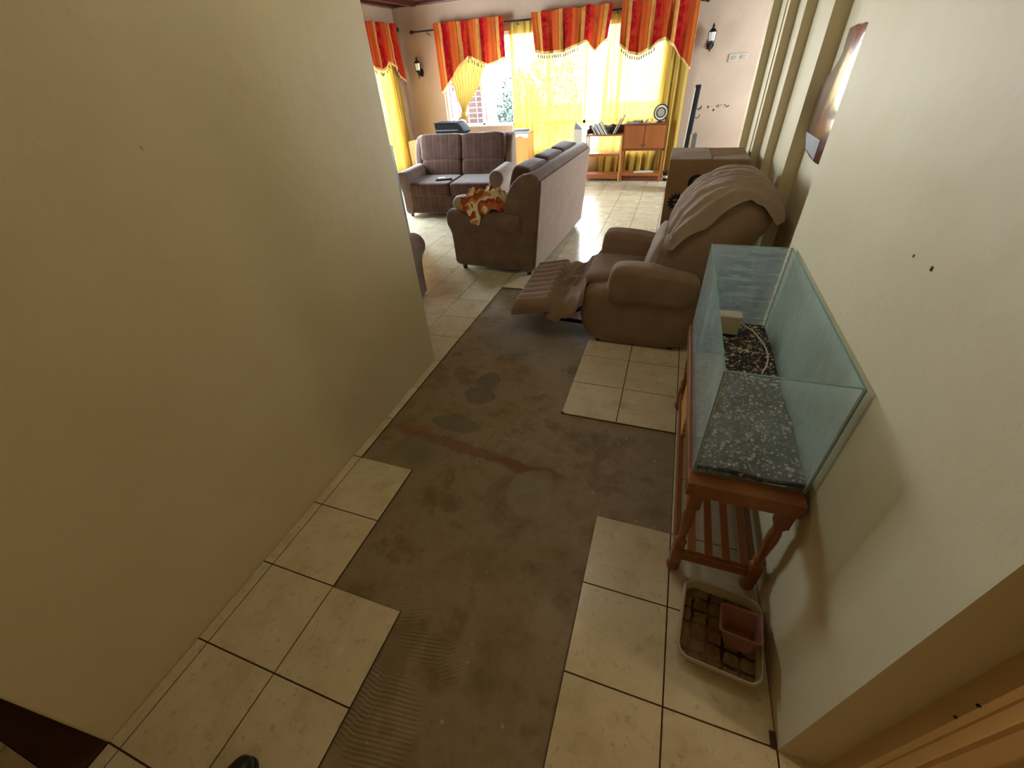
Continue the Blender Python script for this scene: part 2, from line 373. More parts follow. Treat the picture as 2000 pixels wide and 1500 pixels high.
def puff(cx, cy, cz, sx, sy, sz, e1=.35, e2=.35, wr=0., ws=6., seed=0, nu=36, nv=20, mat=None):
    """soft box cushion: superellipsoid with optional wrinkles"""
    bm = bmesh.new(); rings = []
    for j in range(1, nv):
        ph = -PI / 2 + PI * j / nv; ring = []
        for i in range(nu):
            th = 2 * PI * i / nu
            x = spow(math.cos(ph), e1) * spow(math.cos(th), e2); y = spow(math.cos(ph), e1) * spow(math.sin(th), e2); z = spow(math.sin(ph), e1)
            p = Vector((x * sx / 2, y * sy / 2, z * sz / 2))
            if wr:
                nn = noise.noise(Vector((p.x * ws + seed, p.y * ws, p.z * ws))); n2 = noise.noise(Vector((p.x * ws * 2.7, p.y * ws * 2.7 + seed, p.z * ws * 2.7)))
                p += p.normalized() * wr * (nn + .5 * n2)
            ring.append(bm.verts.new(p + Vector((cx, cy, cz))))
        rings.append(ring)
    bot = bm.verts.new((cx, cy, cz - sz / 2)); top = bm.verts.new((cx, cy, cz + sz / 2))
    for A, B in zip(rings, rings[1:]):
        for k in range(nu): bm.faces.new((A[k], A[(k + 1) % nu], B[(k + 1) % nu], B[k]))
    for k in range(nu):
        bm.faces.new((rings[0][(k + 1) % nu], rings[0][k], bot)); bm.faces.new((rings[-1][k], rings[-1][(k + 1) % nu], top))
    if mat is not None: bmesh.ops.transform(bm, matrix=mat, verts=bm.verts)
    return bm
def join(*bms):
    bm = bms[0]
    for b in bms[1:]: merge(bm, b)
    return bm
def grid(fn, nu, nv, thick=0, uv=None):
    """surface fn(u,v)->Vector, optional uv scale"""
    bm = bmesh.new(); V = [[bm.verts.new(fn(i / nu, j / nv)) for j in range(nv + 1)] for i in range(nu + 1)]
    lay = bm.loops.layers.uv.new('UVMap')
    for i in range(nu):
        for j in range(nv):
            fc = bm.faces.new((V[i][j], V[i + 1][j], V[i + 1][j + 1], V[i][j + 1]))
            for lp, (a, b) in zip(fc.loops, ((i, j), (i + 1, j), (i + 1, j + 1), (i, j + 1))): lp[lay].uv = ((a / nu) * (uv or 1), b / nv)
    if thick:
        bm.normal_update()
        bmesh.ops.solidify(bm, geom=bm.faces[:], thickness=thick)
    return bm
def close_under(bm, dz):
    r = bmesh.ops.extrude_face_region(bm, geom=bm.faces[:]); vs = [e for e in r['geom'] if isinstance(e, bmesh.types.BMVert)]
    for v in vs: v.co.z -= dz
    bmesh.ops.recalc_face_normals(bm, faces=bm.faces); return bm
def interp(pts, x):
    if x <= pts[0][0]: return pts[0][1]
    for (a, b), (c, d) in zip(pts, pts[1:]):
        if x <= c:
            s = (x - a) / (c - a); s = s * s * (3 - 2 * s) * .6 + s * .4
            return b + (d - b) * s
    return pts[-1][1]
R4 = lambda ang, ax: Matrix.Rotation(ang, 4, ax)
TR = lambda *v: Matrix.Translation(Vector(v))
random.seed(7)

# ---------------------------------------------------------------- the shell
CH = 2.68
# floor slab under everything (bare screed where tiles are missing)
bm = bmesh.new(); add_box(bm, -3.9, 4.2, -3.2, 8.75, -.14, -.009)
o = struct('floor', bm, 'screed')
tz = .33; g_ = .0028
bm = bmesh.new()
def tile(x0, x1, y0, y1, chip=None):
    x0 += g_; x1 -= g_; y0 += g_; y1 -= g_
    pts = [(x0, y0), (x1, y0), (x1, y1), (x0, y1)]
    if chip: pts = [(x0 + chip, y0), (x1, y0), (x1, y1), (x0, y1), (x0, y0 + chip)]
    A = [bm.verts.new((p[0], p[1], 0)) for p in pts]; B = [bm.verts.new((p[0], p[1], -.008)) for p in pts]
    bm.faces.new(A)
    for i in range(len(pts)): bm.faces.new((A[i], B[i], B[(i + 1) % len(pts)], A[(i + 1) % len(pts)]))
def missing(i, j):
    if j < 4: return (i in (2, 3)) if j < 2 else (1 <= i <= 3)
    if j < 6: return 0 <= i <= 4
    if j < 11: return 0 <= i <= 2
    return False
for j in range(-9, 26):
    for i in range(-11, 13):
        x0, x1 = i * tz, (i + 1) * tz; y0, y1 = j * tz, (j + 1) * tz
        if j < 7 and i < 0 and not (j < 0): continue
        if 2 <= j < 7 and i >= 6: continue
        if missing(i, j): continue
        if 2 <= j < 7: x1 = min(x1, 1.985)
        if j < 0 and i < 0: continue
        tile(x0, x1, y0, min(y1, 8.6), .018 if (i, j) == (3, 6) else None)
for j in range(0, 7): tile(-.052, 0, j * tz, (j + 1) * tz)
for j in range(-9, 0):
    for i in range(-8, 0):
        y1 = (j + 1) * tz
        if j == -1: y1 = -.115
        tile(i * tz - .052 + .0, (i + 1) * tz - .052, j * tz, y1)
    tile(-.052, 0, j * tz, (j + 1) * tz)
o = struct('floor', bm, 'floor_tile')
# grout bed between laid tiles is the dark screed-level strip
bm = bmesh.new()
def gr(x0, x1, y0, y1): add_box(bm, x0, x1, y0, y1, -.0085, -.0035)
gr(-3.7, 4.0, 11 * tz, 8.6); gr(-3.7, 0, 7 * tz, 11 * tz); gr(3 * tz, 2.13, 6 * tz, 11 * tz); gr(5 * tz, 1.98, 4 * tz, 6 * tz); gr(4 * tz, 1.98, -1, 4 * tz)
gr(1.98, 4.1, -1, .655); gr(2.0, 2.13, 11 * tz, 11 * tz + .01)
gr(-.052, tz * 2, -1, 2 * tz); gr(-.052, tz, 2 * tz, 4 * tz); gr(-.052, 0, 4 * tz, 7 * tz); gr(-2.7, -.052, -3, -.115)
struct('floor', bm, 'grout')
struct('trim_1', box(-2.7, -.056, -.115, 0.0, -.009, .004), 'threshold')

LW = -.052; RW = 1.98
def slab(name, x0, x1, y0, y1, z0=-.02, z1=CH, mat='wall_paint', bev=0): return struct(name, box(x0, x1, y0, y1, z0, z1, bev), mat)
slab('wall_left', -.30, LW, 0.0, 2.316, bev=.006)
slab('wall_left_return', -3.9, -.30, 2.10, 2.31)
# right wall and the stepped jamb of the opening (one continuous plan outline)
slab('wall_right', RW, 2.6, .655, 2.354)
slab('wall_right_recess', 2.13, 2.6, 2.354, 3.35)
for (xa, ya, yb) in ((2.054, 3.35, 3.80), (1.998, 3.80, 4.05), (1.943, 4.05, 4.14), (1.936, 4.14, 4.17), (1.946, 4.17, 4.44)):
    slab('trim_8', xa, 2.6, ya, yb)
slab('wall_right_end', 1.891, 4.1, 4.44, 4.56)
slab('wall_side_room', 2.4, 4.3, .66, .80)
slab('wall_side_room_right', 4.1, 4.3, -3.2, .66)
slab('wall_front', -2.9, 4.3, -3.2, -3.0)
slab('wall_front_left', -2.9, -2.7, -3.0, 0.0)
slab('wall_front_return', -2.7, -.30, 0.0, .2)
for (ya, yb, za, zb) in ((4.5, 6.6, -.02, CH), (8.2, 8.8, -.02, CH), (6.6, 8.2, -.02, .9), (6.6, 8.2, 2.1, CH)):
    slab('wall_room_right', 4.0, 4.2, ya, yb, za, zb, mat='wall_paint_room')
# back wall with the wide window
bw = 'wall_paint_room'
WX0, WX1, WZ0, WZ1 = -2.87, 1.02, .86, 2.20
slab('wall_back', -3.9, WX0, 8.6, 8.8, mat=bw)
slab('wall_back', WX1, 4.2, 8.6, 8.8, mat=bw)
slab('wall_back', WX0, -1.55, 8.6, 8.8, z1=WZ0, mat=bw)
slab('wall_back', -1.55, WX1, 8.6, 8.8, z1=.42, mat=bw)
slab('wall_back', WX0, WX1, 8.6, 8.8, z0=WZ1, mat=bw)
RX = -3.68
slab('wall_room_left', RX - .2, RX, 2.31, 5.4, mat=bw)
slab('wall_room_left', RX - .2, RX, 8.15, 8.6, mat=bw)
slab('wall_room_left', RX - .2, RX, 5.4, 8.15, z1=.25, mat=bw)
slab('wall_room_left', RX - .2, RX, 5.4, 8.15, z0=2.2, mat=bw)
# ceiling: dark boards, beams and a pale cove strip
struct('ceiling', box(-3.9, 4.2, 2.32, 8.8, CH, CH + .1), 'ceiling_wood')
struct('ceiling', box(-3.9, 4.2, -3.2, 2.32, CH, CH + .1), 'wall_paint')
bm = bmesh.new()
add_box(bm, RX, 4.0, 8.50, 8.60, CH - .035, CH, .006); add_box(bm, RX, RX + .10, 2.35, 8.50, CH - .035, CH, .006)
struct('trim_2', bm, 'ceiling_wood')
bm = bmesh.new()
for k in range(5): add_box(bm, -3.2 + k * 1.6, -3.12 + k * 1.6, 2.4, 8.45, CH - .06, CH)
struct('trim_3', bm, 'ceiling_wood')
# door casing at the right, seen from above
prof = [(2.094, .70), (2.094, .630), (2.098, .617), (2.116, .616), (2.119, .621), (2.123, .616), (2.148, .614), (2.163, .618), (2.176, .630), (2.186, .655), (2.190, .668), (2.193, .668), (2.194, .640), (2.200, .632), (2.265, .630), (2.270, .624), (2.405, .622), (2.405, .70)]
struct('door_1', prism(prof, 'Z', 0, 2.1), 'casing_paint', smooth=25)
slab('wall_right_near', 2.098, 2.405, .655, .80, z0=2.1)
bm = bmesh.new(); add_box(bm, 2.0925, 2.098, .6155, .620, .70, .704); add_box(bm, 2.0925, 2.097, .6155, .620, .63, .633)
struct('trim_4', bm, 'black_metal')
bm = bmesh.new(); add_box(bm, 1.962, 1.979, .655, .70, 0.0, .006, .002); struct('trim_5', bm, 'threshold')

# ---------------------------------------------------------------- windows
def bar(bm, a, b, rx=.008): add_tube(bm, [a, b], rx, 6)
bm = bmesh.new(); fr_ = .045
for x in (WX0, -2.16, -1.55, -.9, -.25, .30, WX1 - fr_): add_box(bm, x, x + fr_, 8.66, 8.70, WZ0 if x < -1.6 else .42, WZ1)
add_box(bm, -1.55, WX1, 8.66, 8.70, .42, .42 + fr_)
add_box(bm, WX0, WX1, 8.66, 8.70, WZ0, WZ0 + fr_); add_box(bm, WX0, WX1, 8.66, 8.70, WZ1 - fr_, WZ1)
win = struct('window_1', bm, 'white_bar')
struct('window_glass', join(box(WX0, -1.55, 8.678, 8.682, WZ0, WZ1), box(-1.55, WX1, 8.678, 8.682, .42, WZ1)), 'window_glass', win)
struct('window_sill', box(WX0, -1.55, 8.595, 8.66, WZ0, WZ0 + .02, .004), 'white_bar', win)
bm = bmesh.new()
for k in range(7):
    z = 1.0 + k * .16
    bar(bm, (-.18, 8.74, z), (.30, 8.74, z), .004); bar(bm, (-.9, 8.74, z), (-.2, 8.74, z), .004)
for x in (-.1, .05, .2): bar(bm, (x, 8.74, WZ0), (x, 8.74, WZ1), .004)
struct('window_grille', bm, 'black_metal', win)
bm = bmesh.new()
for k in range(9): bar(bm, (WX0, 8.74, .90 + k * .085), (-2.16, 8.74, .90 + k * .085), .005)
for x in (-2.8, -2.48, -2.3): bar(bm, (x, 8.74, WZ0), (x, 8.74, 1.6), .005)
struct('window_grille', bm, 'white_bar', win)
bm = bmesh.new()
for y in (5.4, 6.3, 7.2, 8.10): add_box(bm, RX - .12, RX - .08, y, y + fr_, .25, 2.2)
add_box(bm, RX - .12, RX - .08, 5.4, 8.15, .25, .30); add_box(bm, RX - .12, RX - .08, 5.4, 8.15, 2.15, 2.2)
win2 = struct('window_2', bm, 'white_bar'); struct('window_glass', box(RX - .102, RX - .098, 5.4, 8.15, .25, 2.2), 'window_glass', win2)
bm = bmesh.new()  # unseen right-hand window, added to bring more daylight into the room
for y in (6.6, 7.38, 8.155): add_box(bm, 4.08, 4.12, y, y + fr_, .9, 2.1)
add_box(bm, 4.08, 4.12, 6.6, 8.2, .9, .95); add_box(bm, 4.08, 4.12, 6.6, 8.2, 2.05, 2.1)
win3 = struct('window_added', bm, 'white_bar'); struct('window_glass', box(4.098, 4.102, 6.6, 8.2, .9, 2.1), 'window_glass', win3)
# outside
struct('ground_outside', box(-14, 14, 8.85, 30, -.3, -.2), 'outside_paving')
tag(obj('garden_wall', box(-4.3, -2.52, 9.6, 9.8, -.2, 1.55), 'maroon'), 'maroon outside wall seen low through the left end of the window', 'wall')
tag(obj('garden_post', lathe([(.045, -.2), (.045, 3.0)], 12, TR(-.04, 9.6, 0)), 'blue_post'), 'pale blue upright post outside, seen in the gap between the yellow curtains', 'post')
def bush(name, cx, cy, cz, rx, rz, n, label, seed):
    rnd = random.Random(seed); bm = bmesh.new()
    for _ in range(n):
        a = rnd.uniform(0, 2 * PI); rr = rnd.random() ** .5 * rx; z = rnd.uniform(-1, 1) * rz * (1 - (rr / rx) ** 2) ** .5 if rr < rx else 0
        p = Vector((cx + rr * math.cos(a), cy + rr * math.sin(a) * .6, cz + z)); s = rnd.uniform(.03, .06)
        d1 = Vector((rnd.gauss(0, 1), rnd.gauss(0, 1), rnd.gauss(0, 1))).normalized(); d2 = d1.orthogonal().normalized()
        bm.faces.new([bm.verts.new(p + d1 * s), bm.verts.new(p + d2 * s * .45), bm.verts.new(p - d1 * s), bm.verts.new(p - d2 * s * .45)])
    o = thing(name, label, 'bush', (cx, cy, -.2))
    o2 = obj('foliage', bm, 'leaf', None); o2.parent = o; o2.matrix_parent_inverse = TR(-cx, -cy, .2)
    st = obj('stem', tube([(0, 0, 0), (.02, 0, .5), (0, 0, cz + .2)], .018, 6), 'stand_wood', o)
bush('garden_bush', -1.95, 10.2, .95, .5, .75, 1500, 'green leafy bush outside the window beside the maroon wall', 3)
bush('garden_bush', -1.55, 11.5, 1.2, .6, .9, 500, 'thin sparse bush outside, farther right beyond the leafy one', 5)

# ---------------------------------------------------------------- curtains
def rod(name, a, b, label, group):
    t = thing(name, label, 'curtain rod', ((a[0] + b[0]) / 2, (a[1] + b[1]) / 2, a[2]), 0)
    inv = t.matrix_basis.inverted() if False else TR(-t.location.x, -t.location.y, -t.location.z)
    A = Vector(a); B = Vector(b); d = (B - A).normalized()
    o = obj('pole', tube([a, b], .012, 10), 'black_metal'); o.parent = t; o.matrix_parent_inverse = inv
    for P, s in ((A, -1), (B, 1)):
        q = P + d * s * .001; m_ = TR(*q) @ d.to_track_quat('Z', 'Y').to_matrix().to_4x4() @ (R4(PI, 'X') if s < 0 else Matrix.Identity(4))
        o = obj('finial', lathe([(.012, 0), (.022, .008), (.014, .02), (.028, .04), (.03, .055), (.018, .075), (.006, .095), (0, .10)], 12, m_), 'black_metal', smooth=40); o.parent = t; o.matrix_parent_inverse = inv
    return t
YC = 8.50
r1 = rod('curtain_rod', (-3.25, YC, 2.305), (1.44, YC, 2.305), 'long black curtain rod over the wide back window', None)
r2_ = rod('curtain_rod', (-3.58, 5.2, 2.36), (-3.58, 8.46, 2.36), 'black curtain rod on the left wall beside the corner', None)
def brk(par, pts):
    o = obj('bracket', tube(pts, .008, 6), 'black_metal'); o.parent = par; o.matrix_parent_inverse = TR(-par.location.x, -par.location.y, -par.location.z)
for x in (-3.0, -1.35, .24): brk(r1, [(x, YC, 2.305), (x, YC, 2.27), (x, 8.6, 2.25)])
brk(r2_, [(-3.58, 8.38, 2.36), (-3.68, 8.38, 2.34)])

def sheet(name, label, cat, fn_edge, ztop, zbot_pts, nfold, amp, mat, base, axis='X', uvn=1, header=0., thick=0, group=None, flare=.5, seed=0):
    """hanging cloth. fn_edge(v)->(lo,hi) along the axis, v=0 top..1 bottom ; zbot_pts: (s, z) by absolute coordinate along axis at top"""
    ax0, ax1 = fn_edge(0)
    def P(u_, v_):
        lo, hi = fn_edge(v_); s_top = ax0 + (ax1 - ax0) * u_; s = lo + (hi - lo) * u_
        zb = interp(zbot_pts, s_top); z = ztop + (zb - ztop) * v_
        ph = u_ * nfold * 2 * PI + 1.3 * noise.noise(Vector((u_ * 6, seed, 0))) * 2
        a = amp * (.45 + flare * v_) * (1 + .5 * noise.noise(Vector((u_ * nfold * .9, v_ * .8, seed + 5))))
        d = math.sin(ph) * a + .35 * a * math.sin(2.3 * ph + 1 + v_)
        d += .012 * noise.noise(Vector((u_ * 9, v_ * 5, seed)))
        if axis == 'X': return Vector((s, base + d, z))
        return Vector((base - d, s, z))
    bm = grid(P, max(40, int(nfold * 14)), 26, uv=uvn)
    return bm, P
def curtain(name, label, *a, group=None, **k):
    mat = a[5]; bm, P = sheet(name, label, 'curtain', *a, **k)
    o = obj(name, bm, mat, smooth=True); tag(o, label, 'curtain', group); return o
GC = 'yellow curtains hanging at the windows'
curtain('curtain', 'long yellow sheer curtain in the middle, under the unsplit middle valance', lambda v: (-1.50, -.24), 2.29, [(-1.5, .02), (0, .02)], 11, .022, 'curtain_yellow', 8.555, group=GC, seed=1)
curtain('curtain', 'long yellow sheer curtain at the right end, behind the round desk clock', lambda v: (.165 - .15 * v ** .8, 1.37 + .02 * v), 2.27, [(0, .02), (2, .02)], 10, .030, 'curtain_yellow', 8.545, group=GC, seed=4)
curtain('curtain', 'long yellow curtain on the left wall, partly hidden by the near wall', lambda v: (6.9, 8.34), 2.34, [(5, .03), (9, .03)], 17, .032, 'curtain_yellow', -3.625, 'Y', group=GC, seed=9)
# tied curtain with knot
def tied(u_, v_):
    cpts_l = [(0, -2.72), (.35, -2.70), (.62, -2.60), (.84, -2.515), (.90, -2.51), (1.0, -2.66)]
    cpts_r = [(0, -1.88), (.25, -1.95), (.5, -2.10), (.84, -2.42), (.90, -2.43), (1.0, -2.40)]
    lo = interp(cpts_l, v_); hi = interp(cpts_r, v_); s = lo + (hi - lo) * u_; z = 2.15 + (.945 - 2.15) * v_
    wd = (hi - lo) / .84
    d = math.sin(u_ * 9 * 2 * PI + v_ * 1.5) * .018 * (.4 + .6 * wd) + .03 * math.sin(u_ * PI) * (1 - wd)
    return Vector((s, 8.535 - d, z + .05 * math.sin(u_ * PI) * (v_ > .95)))
td = thing('tied_curtain', 'yellow curtain knotted low at the left end of the back window', 'curtain', (-2.4, 8.53, .94), group=None)
o = obj('cloth', grid(tied, 90, 50), 'curtain_tied', td, smooth=True); o.matrix_parent_inverse = TR(2.4, -8.53, -.94)
o = obj('knot', puff(0, 0, 0, .12, .10, .10, .7, .8, .012, 20, 3), 'curtain_tied', td, smooth=True); o.location = (-.07, -.02, .125)
# valances
ts_bm = bmesh.new(); add_lathe(ts_bm, [(.0015, 0), (.0015, -.02), (.007, -.024), (.008, -.03), (.006, -.036), (.0085, -.045), (.009, -.06), (.004, -.066), (0, -.067)], 6)
tassel0 = None
def valance(label, x0, x1, ztop, pts, nstripe, base, axis='X', fold=5, edge=None, seed=0, tassel_rng=(0, 1), ntas=22, shift=0):
    t = thing('valance', label, 'valance', ((x0 + x1) / 2, base, ztop - .4) if axis == 'X' else (base, (x0 + x1) / 2, ztop - .4), group=None)
    inv = TR(-t.location.x, -t.location.y, -t.location.z)
    edge = edge or (lambda v: (x0, x1))
    bm, P = sheet('v', '', '', edge, ztop, pts, fold, .024, None, base, axis, uvn=1, seed=seed, flare=.7)
    lay = bm.loops.layers.uv[0]
    for fc in bm.faces:
        for lp in fc.loops: lp[lay].uv.x = lp[lay].uv.x * nstripe + shift
    o = obj('cloth', bm, 'valance_stripe', t, smooth=True); o.matrix_parent_inverse = inv
    # gathered heading above the rod
    def H(u_, v_):
        p = P(u_, 0).copy(); p.z += -.005 + v_ * (.06 + .028 * noise.noise(Vector((u_ * 9, seed, 3)))); 
        if axis == 'X': p.y -= .006
        return p
    hb = grid(H, 70, 3); lay = hb.loops.layers.uv[0]
    for fc in hb.faces:
        for lp in fc.loops: lp[lay].uv.x = lp[lay].uv.x * nstripe + shift
    o = obj('heading', hb, 'valance_stripe', t, smooth=True); o.matrix_parent_inverse = inv
    off = Vector((0, -.004, 0)) if axis == 'X' else Vector((.004, 0, 0))
    def F(u_, v_): p = P(u_, 1); return p + off + Vector((0, 0, .008 - .035 * v_))
    o = obj('fringe', grid(F, 100, 2), 'fringe', t, smooth=True); o.matrix_parent_inverse = inv
    proto = None
    for k in range(ntas):
        u_ = tassel_rng[0] + (tassel_rng[1] - tassel_rng[0]) * (k + .5) / ntas; p = P(u_, 1) + off + Vector((0, 0, -.02))
        if proto is None:
            proto = obj('tassel', ts_bm.copy(), 'jar_brown', t); proto.matrix_parent_inverse = inv; o = proto
        else:
            o = proto.copy(); C.objects.link(o)
        o.location = p
    return t
valance('striped red and orange valance at the left end of the back window', -2.85, -1.57, 2.325, [(-2.85, 1.43), (-2.72, 1.53), (-2.55, 1.69), (-2.38, 1.84), (-2.23, 1.91), (-2.08, 1.85), (-1.89, 1.785), (-1.57, 1.86)], 3.7, 8.462, seed=2, fold=6, tassel_rng=(.46, .95), ntas=14)
valance('striped red and orange valance at the middle, with its lower lining turned up', -1.10, .16, 2.325, [(-1.1, 1.91), (-.9, 1.88), (-.6, 1.885), (-.4, 1.93), (-.2, 1.985), (-.03, 1.86), (.16, 1.98)], 3.6, 8.462, seed=6, fold=5, edge=lambda v: (-1.10 + .05 * v, .17 - .05 * v), tassel_rng=(.03, .62), ntas=18)
valance('striped red and orange valance at the right end, beside the right wall lantern', .31, 1.40, 2.325, [(.31, 1.90), (.5, 1.79), (.62, 1.77), (.78, 1.83), (.9, 1.91), (.98, 1.93), (1.1, 1.85), (1.25, 1.68), (1.40, 1.55)], 3.3, 8.462, seed=8, fold=5, tassel_rng=(0.02, .5), ntas=15)
valance('striped red and orange valance on the left wall rod', 6.8, 8.42, 2.38, [(6.8, 1.85), (7.0, 1.95), (7.35, 1.92), (7.75, 1.80), (8.0, 1.93), (8.2, 1.82), (8.42, 1.60)], 4, -3.542, 'Y', seed=12, fold=7, tassel_rng=(.45, .97), ntas=20)

# ---------------------------------------------------------------- wall lanterns, switch, smudges
def lantern(x, z, label):
    t = thing('wall_lantern', label, 'wall lamp', (x, 8.6, z), group='black wall lanterns')
    obj('backplate', lathe([(.028, 0), (.05, .006), (.048, .014), (.02, .02)], 14, R4(PI / 2, 'X') @ TR(0, -.06, 0) @ Matrix.Scale(1.35, 4, (0, 1, 0))), 'black_metal', t, smooth=40)
    obj('arm', tube([(0, -.01, -.06), (0, -.06, -.10), (0, -.10, -.09), (0, -.115, -.05)], .008, 8), 'black_metal', t)
    o = obj('lantern_frame', join(lathe([(.025, -.06), (.045, -.045), (.048, -.03), (.03, -.02)], 10, TR(0, -.115, 0)), lathe([(.058, .075), (.052, .085), (.03, .11), (.012, .125), (.02, .14), (.012, .155), (.004, .175), (0, .18)], 10, TR(0, -.115, 0)),
        *[tube([(math.cos(a) * .045, -.115 + math.sin(a) * .045, -.035), (math.cos(a) * .054, -.115 + math.sin(a) * .054, .08)], .004, 5) for a in (0, PI / 3, 2 * PI / 3, PI, 4 * PI / 3, 5 * PI / 3)]), 'black_metal', t, smooth=40)
    obj('glass_shade', lathe([(.036, -.03), (.045, .075)], 10, TR(0, -.115, 0)), 'glass_white', t, smooth=True)
    obj('finial', lathe([(0, -.15), (.012, -.14), (.006, -.12), (.012, -.10), (.02, -.07), (.024, -.06)], 10, TR(0, -.115, 0)), 'black_metal', t, smooth=True)
lantern(-3.28, 1.80, 'black wall lantern on the back wall between the corner and the left valance')
lantern(1.63, 1.87, 'black wall lantern on the back wall to the right of the curtains')
sw = thing('wall_switch', 'small pale double switch plate on the far wall by the stepped pillar', 'switch', (2.05, 8.598, 1.63))
obj('plate', box(-.13, .13, -.010, 0, -.05, .05, .004), 'switch_plate', sw)
for x in (-.06, .06): obj('rocker', box(x - .025, x + .025, -.016, -.008, -.02, .02, .003), 'paper_grey', sw)
rnd = random.Random(2)
bm = bmesh.new()
for k in range(26):
    x = rnd.choice((1.62, 1.72, 1.85, 1.93, 2.02)) + rnd.uniform(-.05, .05); z = 1.03 + rnd.uniform(-.015, .02); s = rnd.uniform(.003, .012)
    add_box(bm, x - s, x + s, 8.598, 8.6005, z - s * .5, z + s * .5)
add_box(bm, 1.84, 1.865, 8.598, 8.6005, .97, 1.0)
struct('trim_6', bm, 'jar_brown')
bm = bmesh.new()
for (y, z, s) in ((1.331, 1.276, .0025), (1.239, 1.281, .004)):
    add_box(bm, 1.9785, 1.981, y - s, y + s, z - s * 1.3, z + s * 1.3, .0005)
struct('trim_7', bm, 'jar_brown')

# glossy plaque hanging on the recessed right wall
pl = thing('wall_plaque', 'glossy brown curved plaque hanging on the recessed right wall past the fish tank', 'plaque', (2.13, 2.93, 1.20))
half = [(0.0, 0.0), (.12, .005), (.25, .02), (.335, .067), (.36, .10), (.385, .16), (.40, .22), (.37, .30), (.29, .355), (.23, .385), (.17, .43), (.155, .455), (.17, .50), (.17, .545), (.05, .555), (0, .55)]
poly = [(a - 0.0, b) for a, b in half] + [(-a, b) for a, b in half[::-1]][1:-1]
o = obj('board', prism(poly, 'X', -.030, -.006, .004), 'plaque_wood', pl, smooth=40)
obj('metal_tip', prism([(.01, .008), (.25, .03), (.33, .075), (.35, .10), (.01, .10)], 'X', -.033, -.0285, .001), 'foil_grey', pl)
obj('hanger', lathe([(.006, 0), (.006, .02)], 8, TR(-.012, 0, .52) @ R4(PI / 2, 'Y')), 'black_metal', pl)

# ---------------------------------------------------------------- sofas
def arm_profile(sgn=1):
    # (x,z) outline of one rolled arm, outer side at +x
    pts = [(-.09, .05), (-.09, .50), (-.085, .56), (-.05, .605), (0, .62), (.06, .615), (.105, .585), (.125, .54), (.12, .49), (.095, .45), (.07, .41), (.055, .35), (.05, .20), (.05, .05)]
    return [(sgn * a, b) for a, b in pts]
def rake(o):
    for v in o.data.vertices:
        v.co.y += .085 * max(0, v.co.z - .25) / .7
def sofa(name, label, cat, loc, rz, W, D=.90, nc=2, back=.95, group=None, plaid='sofa_plaid', only=None):
    t = thing(name, label, cat, loc, rz, group)
    h = W / 2; ai = h - .16  # inner face of the arms
    obj('base', box(-h + .08, h - .08, -D / 2 + .04, D / 2 - .03, .05, .30, .02, 3), 'sofa_taupe', t, smooth=40)
    for s in (-1, 1):
        pr = smooth_poly([(a + s * (h - .125), b) for a, b in arm_profile(s)], 1)
        obj('arm', prism(pr, 'Y', -D / 2, D / 2 - .12, .022, 4), 'sofa_taupe', t, smooth=50)
    # back: upright slab whose ends are padded wings
    pr = smooth_poly([(D / 2 - .19, .28), (D / 2 - .20, back - .08), (D / 2 - .16, back - .01), (D / 2 - .08, back), (D / 2, back - .05), (D / 2 + .005, .5), (D / 2, .05), (D / 2 - .15, .05)], 1)
    obj('back_frame', prism(pr, 'X', -h + .05, h - .05, .02, 3), 'sofa_taupe', t, smooth=50)
    for s in (-1, 1):
        pw = smooth_poly([(D / 2 - .10, .45), (D / 2 - .32, .48), (D / 2 - .34, .60), (D / 2 - .33, .74), (D / 2 - .28, .86), (D / 2 - .2, back - .015), (D / 2 - .1, back - .01), (D / 2 - .04, back - .06)], 1)
        obj('wing', prism(pw, 'X', s * (h - .15), s * (h - .045), .025, 4), 'sofa_taupe', t, smooth=50)
    o = obj('back_panel', box(-h + .06, h - .06, D / 2 - .004, D / 2 + .010, .07, back - .06, .004, 1), 'sofa_back_lit', t, smooth=40); o['label'] = 'flat rear panel, its taupe made paler to paint in light'
    cw = (2 * ai) / nc
    for k in range(nc):
        cx = -ai + cw * (k + .5)
        obj('seat_cushion', puff(cx, -.10, .375, cw - .004, D - .22, .19, .22, .16, .008, 5, k), plaid, t, smooth=True)
        m_ = TR(cx, D / 2 - .26, .70) @ R4(-.12, 'X')
        b1 = puff(0, 0, .105, cw + .03, .19, .36, .30, .22, .012, 5, k + 7, mat=m_); b2 = puff(0, -.015, -.15, cw, .17, .24, .35, .22, .01, 5, k + 9, mat=m_)
        obj('back_cushion', b1, plaid, t, smooth=True); obj('lumbar_cushion', b2, plaid, t, smooth=True)
    obj('front_skirt', box(-ai, ai, -D / 2 + .03, -D / 2 + .06, .07, .29, .01), plaid, t)
    for o in t.children:
        if o.name.split('.')[0] in ('back_frame', 'wing', 'back_panel', 'back_cushion', 'lumbar_cushion'): rake(o)
    for sx_ in (-1, 1):
        for sy in (-1, 1): obj('foot', lathe([(.022, 0), (.028, .05)], 10, TR(sx_ * (h - .13), sy * (D / 2 - .08), 0)), 'slate', t)
    return t
LSZ = math.atan2(.20, 1.5)
sofa('loveseat', 'brown plaid two-seat sofa facing the camera in front of the window', 'sofa', (-1.60, 6.24, 0), 0.09, 1.62, .96, 2, .965)
sofa('sofa', 'long taupe sofa seen from its side and back with light painted in, orange throw on its arm', 'sofa', (-.155, 4.84, 0), -PI / 2 - .05, 1.94, .90, 3, .955)
sofa('armchair', 'taupe armchair whose rounded arm shows past the end of the near left wall', 'armchair', (-.985, 2.82, 0), PI, .92, .86, 1)

